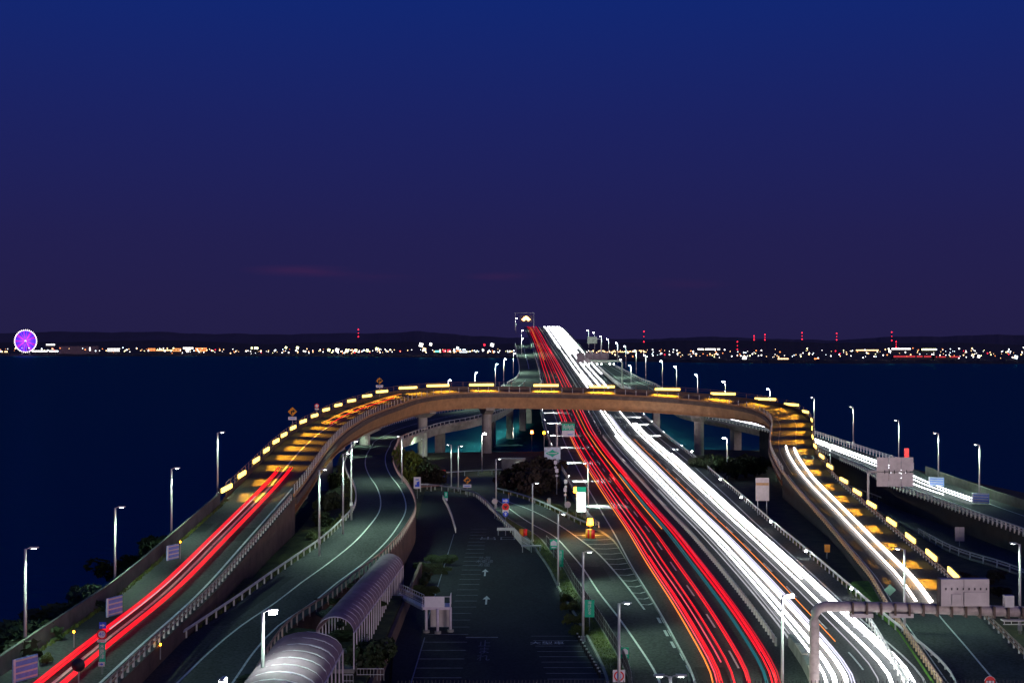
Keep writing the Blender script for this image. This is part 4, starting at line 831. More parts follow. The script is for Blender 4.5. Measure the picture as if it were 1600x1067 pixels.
def beacon(label, px, py, D, zg, r, m, power=0, name='beacon_lamp', col=(1, .4, .05)):
    c = atD(px, py, D); t = thing(name, label, 'lamp', (c.x, c.y, zg)); h = c.z - zg
    b = MB(); b.tube([(0, 0, -.3), (0, 0, h - r)], .06, 6); lpart('post', b, STEEL, t); b = MB(); b.tube([(0, 0, h - r), (0, 0, h - r * .3), (0, 0, h + r * .3), (0, 0, h + r)], r, 10, r * .8); lpart('lens', b, m, t, True)
    if power: l = bpy.data.lights.new('beacon_light', 'POINT'); l.energy = power; l.color = col; l.shadow_soft_size = r; o = bpy.data.objects.new('beacon_light', l); COL.objects.link(o); o.parent = t; o.location = (0, -r - .3, h)
    return t
beacon('glaring amber beacon at the tip of the gore', 922, 815, 240, 5, .55, AMBER, 1800)
beacon('round amber lamp at top left of the lit panel', 900, 765, 263, 5, .5, AMBER, 150)
beacon('red-orange lamp over the dark water between the piers', 831, 675, 440, 0, .45, glow('red_orange_glow', (1, .16, .04), 30), 60)
beacon('small amber lamp on left guard rail of outbound road', 850, 676, 395, 8, .35, AMBER, 40)
beacon('small amber marker lamp on left sea wall', 116, 986, 127, 10, .09, AMBER); beacon('tiny amber marker lamp on the wall above the second striped panel', 282, 846, 172, 11, .09, AMBER)
beacon('tiny amber marker on the slip road guard rail', 251, 1006, 128, 9, .09, AMBER); beacon('amber lamp at the right edge beside the far slip road', 1600, 823, 236, 8.4, .5, AMBER, 200)
t = thing('crash_cushion', 'striped red and yellow crash cushion at tip of the gore', 'crash cushion', at(922, 840, 5))
for k, m in enumerate((SYEL, SRED, SYEL, SRED)): b = MB(); b.tube([(-.45 + k * .3, -.2 * k, 0), (-.45 + k * .3, -.2 * k, 1.5)], .34, 10); lpart('drum', b, m, t, True)
t = thing('crash_cushion', 'small orange drum on the fence beside the merge road', 'crash cushion', at(815, 838, 5)); 
for k, m in enumerate((SYEL, SRED)): b = MB(); b.tube([(k * .6, 0, 0), (k * .6, 0, 1.3)], .38, 10); lpart('drum', b, m, t, True)
# striped panels standing on the sea walls
def striped(label, px, py, D, w, h, yaw):
    c = atD(px, py, D); t = thing('striped_panel', label, 'panel', c, 'striped panels on the sea walls', yaw)
    b = MB(); b.box((0, 0, 0), (w, .12, h)); lpart('backing', b, PANELP, t)
    for k in range(4): b = MB(); b.box((0, -.1, h * (.42 - k * .27)), (w * .9, .1, h * .07)); lpart('slat', b, WSTEEL, t)
    b = MB(); b.box((-w * .47, -.09, 0), (w * .08, .12, h)); lpart('edge_strip', b, mat('pale_lilac', (.75, .75, .9), .4), t)
striped('striped lilac panel on left sea wall, nearest at bottom left', 40, 1043, 113, 2.6, 1.9, R(62)); striped('striped lilac panel on left sea wall, middle of the three', 179, 946, 140, 2.4, 1.9, R(66)); striped('striped lilac panel on left sea wall, farthest of the three', 270, 862, 169, 2.3, 1.8, R(66))
striped('striped lilac panel on right sea wall, nearer of two', 1532, 778, 254, 3.0, 1.8, R(-28)); striped('striped lilac panel on right sea wall, farther of two', 1463, 752, 279, 3.0, 1.8, R(-28))
# gantries over the far road
def portal(label, pxl, pxr, ptop, D, zg, m=STEEL):
    a = atD(pxl, ptop, D); c = atD(pxr, ptop, D); t = thing('gantry', label, 'gantry', (a.x, D, zg)); b = MB(); h = a.z - zg; w = c.x - a.x
    b.tube([(0, 0, 0), (0, 0, h), (w, 0, h), (w, 0, 0)], .35, 6); lpart('frame', b, m, t); return t
t = portal('slender portal frame on top of the hump over the outbound lanes', 805, 834, 489, 1180, 52)
c = atD(822, 498, 1178); v = thing('message_board', 'glowing orange message sign hung in the portal on the hump', 'sign', c); b = MB(); b.box((0, .6, 0), (11, .8, 6)); lpart('cabinet', b, mat('dim_board', (.05, .035, .07), .7), v); b = MB(); b.ico((-2, 0, -.6), 1.9, (1, .3, .8)); b.ico((2, 0, -.6), 1.9, (1, .3, .8)); b.ico((0, 0, 1.0), 2.0, (1.2, .3, .7)); lpart('lit_symbol', b, glow('orange_sign_glow', (1, .42, .12), 9, False), v)
t = thing('arm_sign', 'small green-grey sign seen from behind on an arm beyond the loop', 'sign', atD(939, 552, 780)); b = MB(); b.tube([(0, 0, 0), (0, 0, 8), (-4, 0, 8.6)], .3, 6); lpart('post', b, STEEL, t); b = MB(); b.box((-5, 0, 7.5), (5.5, .3, 3.8)); lpart('plate', b, mat('greenish_back', (.30, .40, .30), .6), t)
t = thing('arm_sign', 'wide dark sign gantry over the inbound road beyond the loop', 'gantry', atD(972, 603, 560)); b = MB(); b.tube([(0, 0, 0), (0, 0, 9.5), (-1, 0, 10.3), (-13, 0, 10.5)], .4, 8); lpart('mast', b, mat('greenish_back', (.3, .4, .3)), t)
for k in range(4): b = MB(); b.box((-17 + k * 3.2, .5, 11.6), (3.1, .3, 4.0)); lpart('panel', b, mat('dim_sign_back', (.20, .17, .18), .6), t)
b = MB(); [b.ico((-17 + k * 1.7, -.2, 9.0), .28) for k in range(9) if k % 3]; lpart('lamp_row', b, LAMPW, t)
# traffic delineator stack under the direction board
for k, (px, py, D) in enumerate(((868, 722, 318), (870, 735, 300), (884, 752, 285), (883, 765, 275))):
    s_ = Sign('marker_plate', f'small white marker plate beside the outbound guard rail, {ORD[k]} below the pale board', px, py, D, 6, group='marker plates'); s_.rect(0, 0, 5, 6, SWHITE); s_.rect(0, 8, 4, 3, SWHITE, 'sub_plate')
for k, (px, py) in enumerate(((795, 775), (833, 780), (855, 786))):
    v = at(px, py + 8, 5); t = thing('verge_marker', f'thin pale marker stake behind the sloping guard rail, {ORD[k]} from the left', 'marker', v); b = MB(); b.tube([(0, 0, 0), (0, 0, 1.6)], .06, 5); lpart('stake', b, REFL, t); b = MB(); b.box((0, 0, 1.7), (.16, .1, .3)); lpart('reflector', b, SYEL, t)

# ------------------------------------------------------------------ covered walkway with barrel roof
ROOFM = mat('tinted_roof_sheet', (.22, .145, .19), .7, var=.2, scale=.6, col2=(.29, .20, .25), spec=.2)
RIBM = mat('pale_rib', (.64, .58, .64), .6, var=.1)
def canopy(label, x0, x1, y0, y1, z0, z1, rise, bay, post_h):
    n = int(round((y1 - y0) / bay)); t = thing('covered_walkway', label, 'canopy', (x1, y0, z0 - post_h)); K = 10
    def arc(y, dr=0.):
        f = (y - y0) / (y1 - y0); z = z0 + (z1 - z0) * f; return [Vector((x0 + (x1 - x0) * (.5 - .5 * math.cos(math.pi * k / K)), y, z + (rise + dr) * math.sin(math.pi * k / K))) for k in range(K + 1)]
    for i in range(n):
        ya = y0 + (y1 - y0) * i / n; yb = y0 + (y1 - y0) * (i + 1) / n
        # each sheet bulges slightly between its ribs
        rows = [arc(ya + .04), arc((ya + yb) / 2, .36), arc(yb - .04)]; b = MB(); b.loft([[r_[k] for r_ in rows] for k in range(K + 1)][::-1], False)
        wpart('roof_sheet', b, ROOFM, t, True)
    for i in range(n + 1):
        y = y0 + (y1 - y0) * i / n; a = arc(y, .05); c = arc(y, .12); w = .12 if i % 4 == 0 else .045; b = MB()
        b.loft([[v + Vector((0, -w, 0)) for v in c], [v + Vector((0, w, 0)) for v in c], [v + Vector((0, w, 0)) for v in a], [v + Vector((0, -w, 0)) for v in a]]); wpart('rib', b, RIBM, t)
        for x in (x0, x1):
            f = i / n; zz = z0 + (z1 - z0) * f; b = MB(); b.box((x, y, zz - post_h / 2), (.11, .11, post_h)); wpart('post', b, RIBM, t)
    for x in (x0, x1): b = MB(); b.tube([(x, y0, z0), (x, y1, z1)], .08, 6); wpart('eave_beam', b, RIBM, t)
    b = MB(); b.loft([[Vector((x0, y0, z0 - post_h)), Vector((x0, y1, z1 - post_h))], [Vector((x1, y0, z0 - post_h)), Vector((x1, y1, z1 - post_h))], [Vector((x1, y0, z0 - post_h - .4)), Vector((x1, y1, z1 - post_h - .4))], [Vector((x0, y0, z0 - post_h - .4)), Vector((x0, y1, z1 - post_h - .4))]]); wpart('walkway_floor', b, CONC, t)
    return t
canopy('long narrow covered walkway with ribbed barrel roof stepping down beside the slip road', -18.5, -14.9, 128.8, 187, 11.0, 8.0, 1.45, 2.3, 3.4)
canopy('wider barrel-roofed walkway canopy at the bottom edge, nearest the viewer', -20.2, -14.3, 92, 115.5, 12.3, 12.3, 1.5, 2.3, 3.6)
# walkway side wall base and hedge
b = MB(); b.box((-13.2, 150, 5.5), (.4, 95, 2.6)); tag(link('low_wall', b.mesh('low_wall', BROWNC)), 'low brown wall between canopy hedge and car park', 'wall')
b = MB(); b.box((-16.5, 140, 6.2), (6, 60, 1.6)); struct('walkway_bank', b, GRASS)
# stair landing on posts
t = thing('stair_landing', 'raised white-panelled stair landing on three columns at the edge of the car park', 'platform', at(680, 985, 5)); L0 = Vector(t.location)
def lw(px, py, D): return atD(px, py, D) - L0
D = 160; a = lw(663, 943, D); c = lw(705, 943, D)
b = MB(); b.box(((a.x + c.x) / 2, 0, a.z), (c.x - a.x, 2.6, .3)); lpart('deck', b, RIBM, t)
for px, dy in ((668, -.9), (686, -1.5), (705, -.5)): v = lw(px, 943, D); b = MB(); b.tube([(v.x, dy, 0), (v.x, dy, v.z)], .16, 8); lpart('column', b, RIBM, t, True); b = MB(); b.tube([(v.x, dy, 0), (v.x, dy, .3)], .4, 8); lpart('footing', b, CONC, t)
b = MB(); v = lw(663, 932, D); b.box((v.x + 1.35, -1.3, a.z + .75), (2.3, .06, 1.2)); lpart('white_panel', b, SWHITE, t)
b = MB(); e = lw(628, 925, 178); dirs = []
st0 = Vector((a.x, 0, a.z)); st1 = Vector((e.x, 14, e.z + .8)); b.loft([[st0 + Vector((0, -1, 0)), st1 + Vector((0, -1, 0))], [st0 + Vector((0, 1, 0)), st1 + Vector((0, 1, 0))], [st0 + Vector((0, 1, -.3)), st1 + Vector((0, 1, -.3))], [st0 + Vector((0, -1, -.3)), st1 + Vector((0, -1, -.3))]]); lpart('stair_flight', b, RIBM, t)
for dy in (-1, 1):
    b = MB(); b.tube([st0 + Vector((0, dy, 1.15)), st1 + Vector((0, dy, 1.15))], .04, 6); b.tube([st0 + Vector((0, dy, .6)), st1 + Vector((0, dy, .6))], .03, 6)
    for k in range(12): p = st0.lerp(st1, k / 11); b.box((p.x, p.y + dy, p.z + .58), (.04, .04, 1.15))
    lpart('hand_rail', b, RIBM, t)
b = MB(); xr = c.x; b.tube([(a.x, -1.3, a.z + 1.35), (xr, -1.3, a.z + 1.35), (xr, 1.3, a.z + 1.35)], .04, 6)
for p in ((xr, -1.3), (xr, 0), (xr, 1.3), (a.x, -1.3)): b.box((p[0], p[1], a.z + .7), (.06, .06, 1.3))
lpart('railing', b, RIBM, t)
b = MB(); b.box(((a.x + c.x) / 2 + .3, 1.0, 1.6), (2.2, .2, 2.6)); lpart('back_panel', b, SIGNB, t)
# small white railings near the foot of the canopy and the water tanks by the fence
def whiterail(label, pts, h=1.1):
    p = [Vector(v) for v in pts]; t = thing('railing', label, 'railing', p[0], 'small railings')
    b = MB(); b.tube(up(p, h), .04, 6); b.tube(up(p, h * .5), .03, 6); wpart('rail', b, WSTEEL, t); b = MB()
    for v in resample(p, .3): b.box((v.x, v.y, v.z + h / 2), (.03, .03, h))
    wpart('bars', b, WSTEEL, t, stuff=True)
whiterail('low white railing at foot of the canopy beside the shrub', [at(558, 1062, 6.5), at(600, 1062, 6.5)])
whiterail('small white railing under the near canopy end', [at(537, 1072, 7), at(552, 1072, 7)])
whiterail('white railing stack behind the fence near the orange drum', [at(803, 838, 5), at(815, 852, 5), at(828, 860, 5)], 1.6)
t = thing('bench_block', 'grey steel bin rack at the corner of the car park', 'rack', at(830, 862, 5)); 
b = MB(); b.box((0, 0, 1.0), (3.2, 1.2, .15)); lpart('top', b, STEEL, t); b = MB(); [b.box((x, 0, .5), (.12, 1, 1)) for x in (-1.4, 0, 1.4)]; lpart('leg', b, STEEL, t)
t = thing('bench_block', 'pale steel rack beside the car park exit', 'rack', at(790, 836, 5)); b = MB(); b.box((0, 0, 1.1), (3, .2, .5)); lpart('top', b, WSTEEL, t); b = MB(); [b.box((x, 0, .5), (.12, .3, 1)) for x in (-1.3, 0, 1.3)]; lpart('leg', b, STEEL, t)
b = MB(); v = at(800, 841, 5); 
b = MB(); v = at(848, 700, 5); t = thing('equipment_hut', 'low grey-green concrete hut by the dark shrubs with a small lamp', 'hut', at(802, 741, 5)); b.box((0, 2, 1.9), (6.0, 4, 3.8)); lpart('wall', b, CONC, t); b = MB(); b.box((0, 2, 3.9), (6.4, 4.4, .2)); lpart('roof', b, PIER, t); b = MB(); b.box((1.2, -.1, 2.6), (.5, .15, .3)); lpart('lamp', b, LAMPW, t)
barrier('guard_rail', 'pale rail before the water between the merge road and hut', [at(685, 744, 5), at(730, 741, 5), at(790, 738, 5)], 1.0, .25, 1, WSTEEL, REFL, spacing=4)
b = MB(); v0 = [at(x, y, 4.9) for x, y in ((690, 765), (770, 768), (800, 752), (775, 745), (700, 745))]; b.add([(v.x, v.y, 4.93) for v in v0], [(0, 1, 2, 3, 4)]); struct('road_turnaround', b, ASPH)
# dark spiked railing in front of the viewer's terrace
t = thing('spiked_railing', 'dark spiked terrace railing along the bottom edge of the view', 'railing', (10, 60, 22.0)); b = MB()
for i in range(200): x = -5 + i * .165; b.box((x, 60, 22.8), (.03, .03, 1.1 + random.uniform(-.03, .03)))
wpart('pickets', b, DSTEEL, t, stuff=True); b = MB(); b.box((11.5, 60, 22.75), (33.5, .05, .06)); b.box((11.5, 60, 22.2), (33.5, .05, .06)); wpart('rail', b, DSTEEL, t)
b = MB(); b.box((5, 55, 20), (60, 12, 3.6)); tag(link('terrace_building', b.mesh('terrace', PIER)), 'roof edge of the viewing building just below the picture', 'building')

bm_ = MB(); bm_.tube([(0, 0, 0), (0, 0, .6)], .11, 8); bm_ = bm_.mesh('bollard', SBLACK); bc_ = MB(); bc_.tube([(0, 0, .6), (0, 0, .72)], .11, 8); bc_ = bc_.mesh('cap', WSTEEL)
for k in range(13):
    v = at(902 + k * 2.9, 998 + k * 5, 5.0); t = thing('bollard', f'small black bollard with pale cap along the bays, {ORD[k]} from the far end', 'bollard', v, 'bollards beside the car park'); link('shaft', bm_, t); link('cap', bc_, t)
JOINT = mat('joint_rubber', (.015, .015, .015), .8)
def joints(road, rng, dz):
    b = MB()
    for i in rng:
        l, r_ = road.L[i], road.R[i]; t_ = (road.L[i + 1] - l).normalized() * .22; u_ = Vector((0, 0, dz)); b.add([l + u_, r_ + u_, r_ + t_ + u_, l + t_ + u_], [(0, 1, 2, 3)])
    struct('expansion_joints', b, JOINT)
joints(loop, range(4, loop.n - 4, 12), .045); joints(ramp2, range(6, k2, 11), .01)
b = MB(); rnd0 = random.Random(5)      # darker resurfaced patches, each a thin skim on the road
for road, dz, lo_i, hi_i in ((loop, .028, 2, iL - 4), (ramp2, .006, 4, k2 - 4), (main_in, .026, 2, 60), (r3, .016, 2, r3.n - 6), (main_out, .026, 2, 50), (r7, .008, 4, 60)):
    for _ in range(4):
        i = rnd0.randrange(lo_i, hi_i - 3); n_ = rnd0.randrange(2, 4); u0 = rnd0.choice((.06, .3, .55)); u1 = u0 + rnd0.choice((.18, .3)); seg = Road(road.L[i:i + n_ + 1], road.R[i:i + n_ + 1]); b.loft([seg.at_u(u1, dz), seg.at_u(u0, dz)], False)
struct('resurfaced_patches', b, asphalt('new_asphalt', (.040, .044, .042), .3))

# ------------------------------------------------------------------ shrubs and trees
def foliage_mesh(m, n, seed, leaf=.28):
    rnd = random.Random(seed); cl = [(rnd.uniform(-.62, .62), rnd.uniform(-.55, .55), rnd.uniform(.25, .85), rnd.uniform(.22, .42)) for _ in range(13)]; b = MB()
    for i in range(n):
        cx, cy, cz, r = cl[rnd.randrange(len(cl))]; th = rnd.uniform(0, 6.283); ph = math.acos(rnd.uniform(-.6, 1)); rr = r * rnd.uniform(.75, 1.05)
        p = Vector((cx + rr * math.sin(ph) * math.cos(th), cy + rr * math.sin(ph) * math.sin(th), max(.0, cz + rr * math.cos(ph) * .8)))
        a = Vector((rnd.uniform(-1, 1), rnd.uniform(-1, 1), rnd.uniform(-1, 1))).normalized(); c = a.orthogonal().normalized(); s = leaf * rnd.uniform(.05, .13) / .28
        b.add([p + a * s, p + c * s * .6, p - a * s, p - c * s * .6], [(0, 1, 2, 3)])
    return b.mesh('crown', m)
b = MB(); 
for k in range(5): a = k * 1.26; b.tube([(0, 0, -.15), (.12 * math.cos(a), .12 * math.sin(a), .25), (.4 * math.cos(a), .4 * math.sin(a), .6)], .04, 5, .01)
TRK = b.mesh('stems', BARK)
FOL = {('g', i): foliage_mesh(LEAF, 1700, 10 + i) for i in range(3)}; FOL.update({('y', i): foliage_mesh(LEAFY, 1500, 30 + i) for i in range(2)}); FOL.update({('b', i): foliage_mesh(LEAFB, 1800, 50 + i) for i in range(3)})
def shrub(label, v, w, h, kind, d=None, group='shrubs'):
    t = thing('shrub', label, 'shrub', v, group); i = random.randrange(len([k for k in FOL if k[0] == kind])); o = link('crown', FOL[(kind, i)], t, yaw=random.uniform(0, 6)); o.scale = (w / 2, (d or w) / 2, h); o = link('stems', TRK, t); o.scale = (w / 2, w / 2, h); return t
for k in range(15):
    y = 108 + k * 12.5; x = ip([(100, -46.6), (150, -47), (215, -48), (330, -49)], y) - random.uniform(0, 1.6); shrub(f'dark shrub on the sea bank behind the left wall, {ORD[k]} from bottom left', Vector((x, y, ip([(100, 7.6), (160, 7.8), (215, 6.0), (330, 3)], y))), random.uniform(5, 7.5), random.uniform(2.8, 4.2), 'g', 13)
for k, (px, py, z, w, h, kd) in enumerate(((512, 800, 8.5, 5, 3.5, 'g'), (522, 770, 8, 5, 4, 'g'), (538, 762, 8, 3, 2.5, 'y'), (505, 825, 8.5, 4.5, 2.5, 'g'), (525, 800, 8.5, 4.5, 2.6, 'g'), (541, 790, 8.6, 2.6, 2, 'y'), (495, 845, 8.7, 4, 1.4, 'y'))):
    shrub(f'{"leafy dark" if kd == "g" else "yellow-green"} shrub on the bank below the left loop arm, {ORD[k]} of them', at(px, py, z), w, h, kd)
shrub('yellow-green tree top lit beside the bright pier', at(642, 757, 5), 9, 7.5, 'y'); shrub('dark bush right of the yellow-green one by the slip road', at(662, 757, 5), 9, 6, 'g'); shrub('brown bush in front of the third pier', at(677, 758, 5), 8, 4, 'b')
for k, (px, py, w, h) in enumerate(((805, 768, 9, 4), (825, 771, 11, 5.5), (845, 770, 10, 5.5), (858, 764, 8, 4.2), (835, 758, 12, 6.5), (862, 745, 7, 4.5), (815, 760, 10, 5))): shrub(f'bare brown bush in the thicket left of the outbound road, {ORD[k]} of the thicket', at(px, py, 4.8), w, h, 'b')
shrub('rounded dark green shrub right of the canopy posts', Vector((-13.9, 131, 6.6)), 4.2, 3.2, 'g', 6); shrub('dark green shrub behind the rounded one near the canopy', Vector((-13.8, 137, 6.3)), 3.2, 2.4, 'g', 7)
for k in range(7): shrub(f'dark low hedge bush between slip road and canopy, {ORD[k]} from the bottom', Vector((-20.5 + k * .35, 112 + k * 9, 8.0)), 3.6, 1.1, 'g', 11)
for k in range(4): shrub(f'dark hedge bush at foot of the brown retaining wall, {ORD[k]} from the near end', Vector((-12.4 + k * .5, 180 + k * 9, 4.9)), 1.6, 1.6, 'g', 7)
for k, (px, py) in enumerate(((897, 975), (905, 992), (890, 955), (884, 940))): shrub(f'yellow-green hedge bush on the car park edge, {ORD[k]} of four', at(px, py, 5), 1.6, 1.1, 'y', 3.2)
for k, (px, py, kd) in enumerate(((1165, 745, 'g'), (1180, 742, 'g'), (1100, 742, 'g'), (1120, 745, 'g'), (1150, 748, 'g'))): shrub(f'dark bush between inbound road and the loop, {ORD[k]} of the group', at(px, py, 4.8), 9, 5, kd)
for k, (px, py) in enumerate(((1500, 905), (1530, 915), (1560, 930), (1560, 905))): shrub(f'dry brown bush on the verge right of the loop, {ORD[k]} of four', at(px, py, 4.9), 4, 1.2, 'b')
shrub('bright yellow-green weed growing at the foot of left wall', at(74, 1036, 10.0), 1.4, .8, 'y')
# grass tufts on verges
b = MB(); rnd = random.Random(3)
def tufts(pts, n, spread, h=.35):
    q = resample(pts, 1.0)
    for _ in range(n):
        v = q[rnd.randrange(len(q))] + Vector((rnd.uniform(-spread, spread), rnd.uniform(-spread, spread), 0)); a = rnd.uniform(0, 3.14); s = rnd.uniform(.04, .1); hh = h * rnd.uniform(.5, 1.4)
        b.add([(v.x - s * math.cos(a), v.y - s * math.sin(a), v.z), (v.x + s * math.cos(a), v.y + s * math.sin(a), v.z), (v.x + rnd.uniform(-.15, .15), v.y, v.z + hh)], [(0, 1, 2)])
tufts(up(side(s1, -1.1), .2), 4000, .8, .2); tufts(up(side(clip(ap.R, 100, 190), 1.8), -.9), 5000, 1.6, .4); tufts(up(side(clip(main_in.R, 110, 240), 1.0), -.4), 2500, .7); tufts(up(side(ent.fromL(.8)[20:], 0), 0), 1500, .25, .3); tufts(up(side(ramp2.L[5:60], -1), -.2), 3500, .9)
tufts(up(side(r3.R[next(i for i, v in enumerate(r3.R) if v.y > 246):], 1.5), -.1), 2500, 1.5, .5)
struct('grass_tufts', b, LEAFY, 'stuff')
b = MB(); w_ = clip(side(ap.R, 0), 95, 190); mrr = clip(main_in.R, 95, 190); w2 = [v for v in w_]
wa = [Vector((ip(sorted((v.y, v.x) for v in main_in.R), v.y) + .2, v.y, 5.0)) for v in w2]; ok = [i for i in range(len(w2)) if wa[i].x < w2[i].x]
b.loft([[wa[i] for i in ok], [wa[i].lerp(w2[i], .5) + Vector((0, 0, .2)) for i in ok], [w2[i] - Vector((0, 0, .3)) for i in ok]], False); struct('grass_wedge', b, mat('bright_grass', (.06, .20, .012), .95, var=.5, scale=.8, bump=.8, col2=(.10, .28, .02)))
for k, (x_, y_, z_, pw) in enumerate(((-40.5, 366, 15.6, 1300), (-37.5, 392, 15.8, 1300), (-40.3, 338, 14.7, 1000))):  # lamps added to brighten the slip road beneath the loop
    t = thing('added_underdeck_lamp', f'small added lamp under the loop deck brightening the slip road, {ORD[k]} of three', 'lamp', (x_, y_, z_), 'lamps under the loop'); b = MB(); b.box((0, 0, .15), (.5, .8, .3)); lpart('housing', b, DSTEEL, t)
    l = bpy.data.lights.new('added_underdeck_light', 'SPOT'); l.energy = pw; l.spot_size = R(130); l.spot_blend = .6; l.color = (.64, 1, .76); l.shadow_soft_size = .2; o = bpy.data.objects.new('added_underdeck_light', l); COL.objects.link(o); o.parent = t; o.location = (0, 0, -.15)
# floodlights added to light the water, in place of an unseen source
for k, (x_, y_) in enumerate(((11, 490), (12, 525), (13.5, 565))):
    l = bpy.data.lights.new('added_water_light', 'SPOT'); l.energy = 30000; l.spot_size = R(40); l.spot_blend = .7; l.color = (1, .84, .74); l.shadow_soft_size = .3
    t = thing('added_floodlight', f'added floodlight under the bridge edge lighting rippled water, {ORD[k]} from the loop', 'floodlight', (x_, y_, 7.5)); b = MB(); b.box((0, 0, 0), (.8, .6, .5)); lpart('housing', b, DSTEEL, t); o = bpy.data.objects.new('added_water_light', l); COL.objects.link(o); o.parent = t; o.location = (-.6, 0, -.3); o.rotation_euler = (0, R(64), 0)

# ------------------------------------------------------------------ far coast
HILL = mat('far_hill', (.035, .030, .085), 1, var=.2, scale=.002); COAST = mat('coast_land', (.008, .009, .014), 1, var=.3, scale=.01)  # haze over the far hills is put into their lighter blue
def shoreD(px): return ip([(-400, 5200), (400, 5200), (640, 4700), (800, 4300), (1000, 3300), (1200, 3000), (2000, 2900)], px)
def hills(name, pts, D, rough, seed):
    rnd = random.Random(seed); tab = sorted(pts); b = MB(); top = []; bot = []; back = []; ph = [rnd.uniform(0, 6) for _ in range(6)]
    for i in range(-70, 330):
        px = i * 8 - 0; y = ip(tab, px) + rough * (math.sin(px / 9. + ph[0]) * .3 + math.sin(px / 23. + ph[1]) * .5 + math.sin(px / 51. + ph[2]) + rnd.uniform(-.25, .25)); v = atD(px, y, D); top.append(v); bot.append(Vector((v.x * .93, D * .93, 0))); back.append(Vector((v.x * 1.15, D * 1.15, 0)))
    b.loft([back, top, bot], False); return struct(name, b, m_)
m_ = HILL
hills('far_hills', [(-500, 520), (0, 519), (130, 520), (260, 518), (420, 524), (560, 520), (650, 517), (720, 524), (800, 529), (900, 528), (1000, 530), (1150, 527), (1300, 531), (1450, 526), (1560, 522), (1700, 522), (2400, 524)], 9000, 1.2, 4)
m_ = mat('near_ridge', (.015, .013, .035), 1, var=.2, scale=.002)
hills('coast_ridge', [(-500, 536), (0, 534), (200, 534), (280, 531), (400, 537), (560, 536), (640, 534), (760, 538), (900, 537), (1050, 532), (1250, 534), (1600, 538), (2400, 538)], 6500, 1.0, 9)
b = MB(); f_ = []; bk = []; tp = []
for i in range(-60, 280): px = i * 10; D = shoreD(px) * (1 + .008 * math.sin(px / 37.)); f_.append(Vector(((px - CX) / F * D, D, 0))); tp.append(Vector(((px - CX) / F * (D + 60), D + 60, 5 + 3 * math.sin(px / 13.) ** 2))); bk.append(Vector(((px - CX) / F * 6500, 6500, 9)))
b.loft([bk, tp, f_], False); struct('coast_land', b, COAST)
rnd = random.Random(11)
LM = {k: glow('city_light_' + k, c, s, False) for k, c, s in (('white', (1, .95, .9), 5), ('warm', (1, .6, .28), 4), ('orange', (1, .28, .08), 3), ('cool', (.75, .9, 1), 5), ('yellow', (1, 1, .45), 5), ('red', (1, .02, .05), 4), ('teal', (.2, 1, .8), 2.5), ('dimred', (.5, .03, .04), 1.6))}
pts = {k: MB() for k in LM}
def dot(px, py, r, k): D = shoreD(px) + rnd.uniform(60, 500); v = atD(px, py, D); pts[k].ico(v, r * D / F, (1, .3, 1))
dens = [(0, .8), (60, .5), (130, .5), (180, .8), (300, 1.3), (390, .8), (450, 1), (600, 1.4), (640, .6), (700, 1.5), (790, 1.6), (815, .5), (860, .1), (920, 1.2), (1050, 1.2), (1150, .9), (1300, 1.2), (1450, 1.6), (1600, 1.5)]
for i in range(1150):
    px = rnd.uniform(-150, 1750)
    if rnd.random() > ip(dens, max(0, min(1600, px))) / 1.7: continue
    base = ip([(0, 550), (400, 552), (640, 551), (800, 551), (900, 555), (1000, 558), (1600, 560)], px); top = ip([(0, 541), (600, 545), (900, 545), (1100, 545), (1600, 541)], px)
    py = rnd.triangular(top, base + 1, (top + base * 2) / 3); r = rnd.choice((.5, .6, .75, .9, 1.15)); dot(px, py, r, rnd.choices(['white', 'warm', 'orange', 'cool', 'yellow', 'red'], [6, 4, 2, 2, 1, .5])[0])
for i in range(60): dot(rnd.uniform(925, 1010), 549 + rnd.uniform(-1.2, 1.2), .8, 'warm')
for k in LM:
    if pts[k].v: struct('city_lights', pts[k], LM[k], 'stuff')
def flood(label, px, py, r, k='white'):
    D = shoreD(px) + 150; v = atD(px, py, D); t = thing('floodlight_mast', label, 'floodlight', (v.x, v.y, 4), 'bright coast lights'); b = MB(); b.tube([(0, 0, 0), (0, 0, v.z - 4)], .6, 5); lpart('mast', b, COAST, t); b = MB(); s = 1.15 * r * D / F
    for a, ra in ((0, 0), (0, .75), (1, .75), (2, .75), (3, .75)):
        cx, cz, q_ = ra * s * math.cos(a * 1.57 + .5), v.z - 4 + ra * s * math.sin(a * 1.57 + .5), s * (.8 if ra == 0 else .34)
        b.tube([(cx, -q_, cz), (cx, -q_ * .6, cz), (cx, 0, cz), (cx, q_ * .7, cz)], q_, 10, q_ * .7)
    lpart('lamps', b, LM[k], t)
for k, (px, py, r, c) in enumerate(((402, 544, 1.6, 'yellow'), (447, 543, 1.6, 'yellow'), (465, 543.5, 2, 'yellow'), (514, 547, 2, 'yellow'), (527, 547, 2.6, 'white'), (542, 548, 2.4, 'yellow'), (556, 547.5, 2, 'yellow'), (574, 547.5, 2, 'yellow'), (589, 545, 2, 'yellow'), (658, 539, 3, 'white'), (673, 538, 2, 'white'), (663, 546, 2.6, 'warm'), (715, 544, 2, 'cool'), (769, 539, 2.6, 'white'), (757, 539, 1.4, 'red'), (1163, 559.5, 3.2, 'white'), (1587, 558, 2.6, 'cool'), (1529, 557, 2, 'white'), (1390, 549, 1.8, 'white'), (293, 547, 2.2, 'white'))):
    flood(f'glaring {"white" if c in ("white", "cool") else c} light on the far shore, {ORD[k]} of the brightest from the left', px, py, r, c)
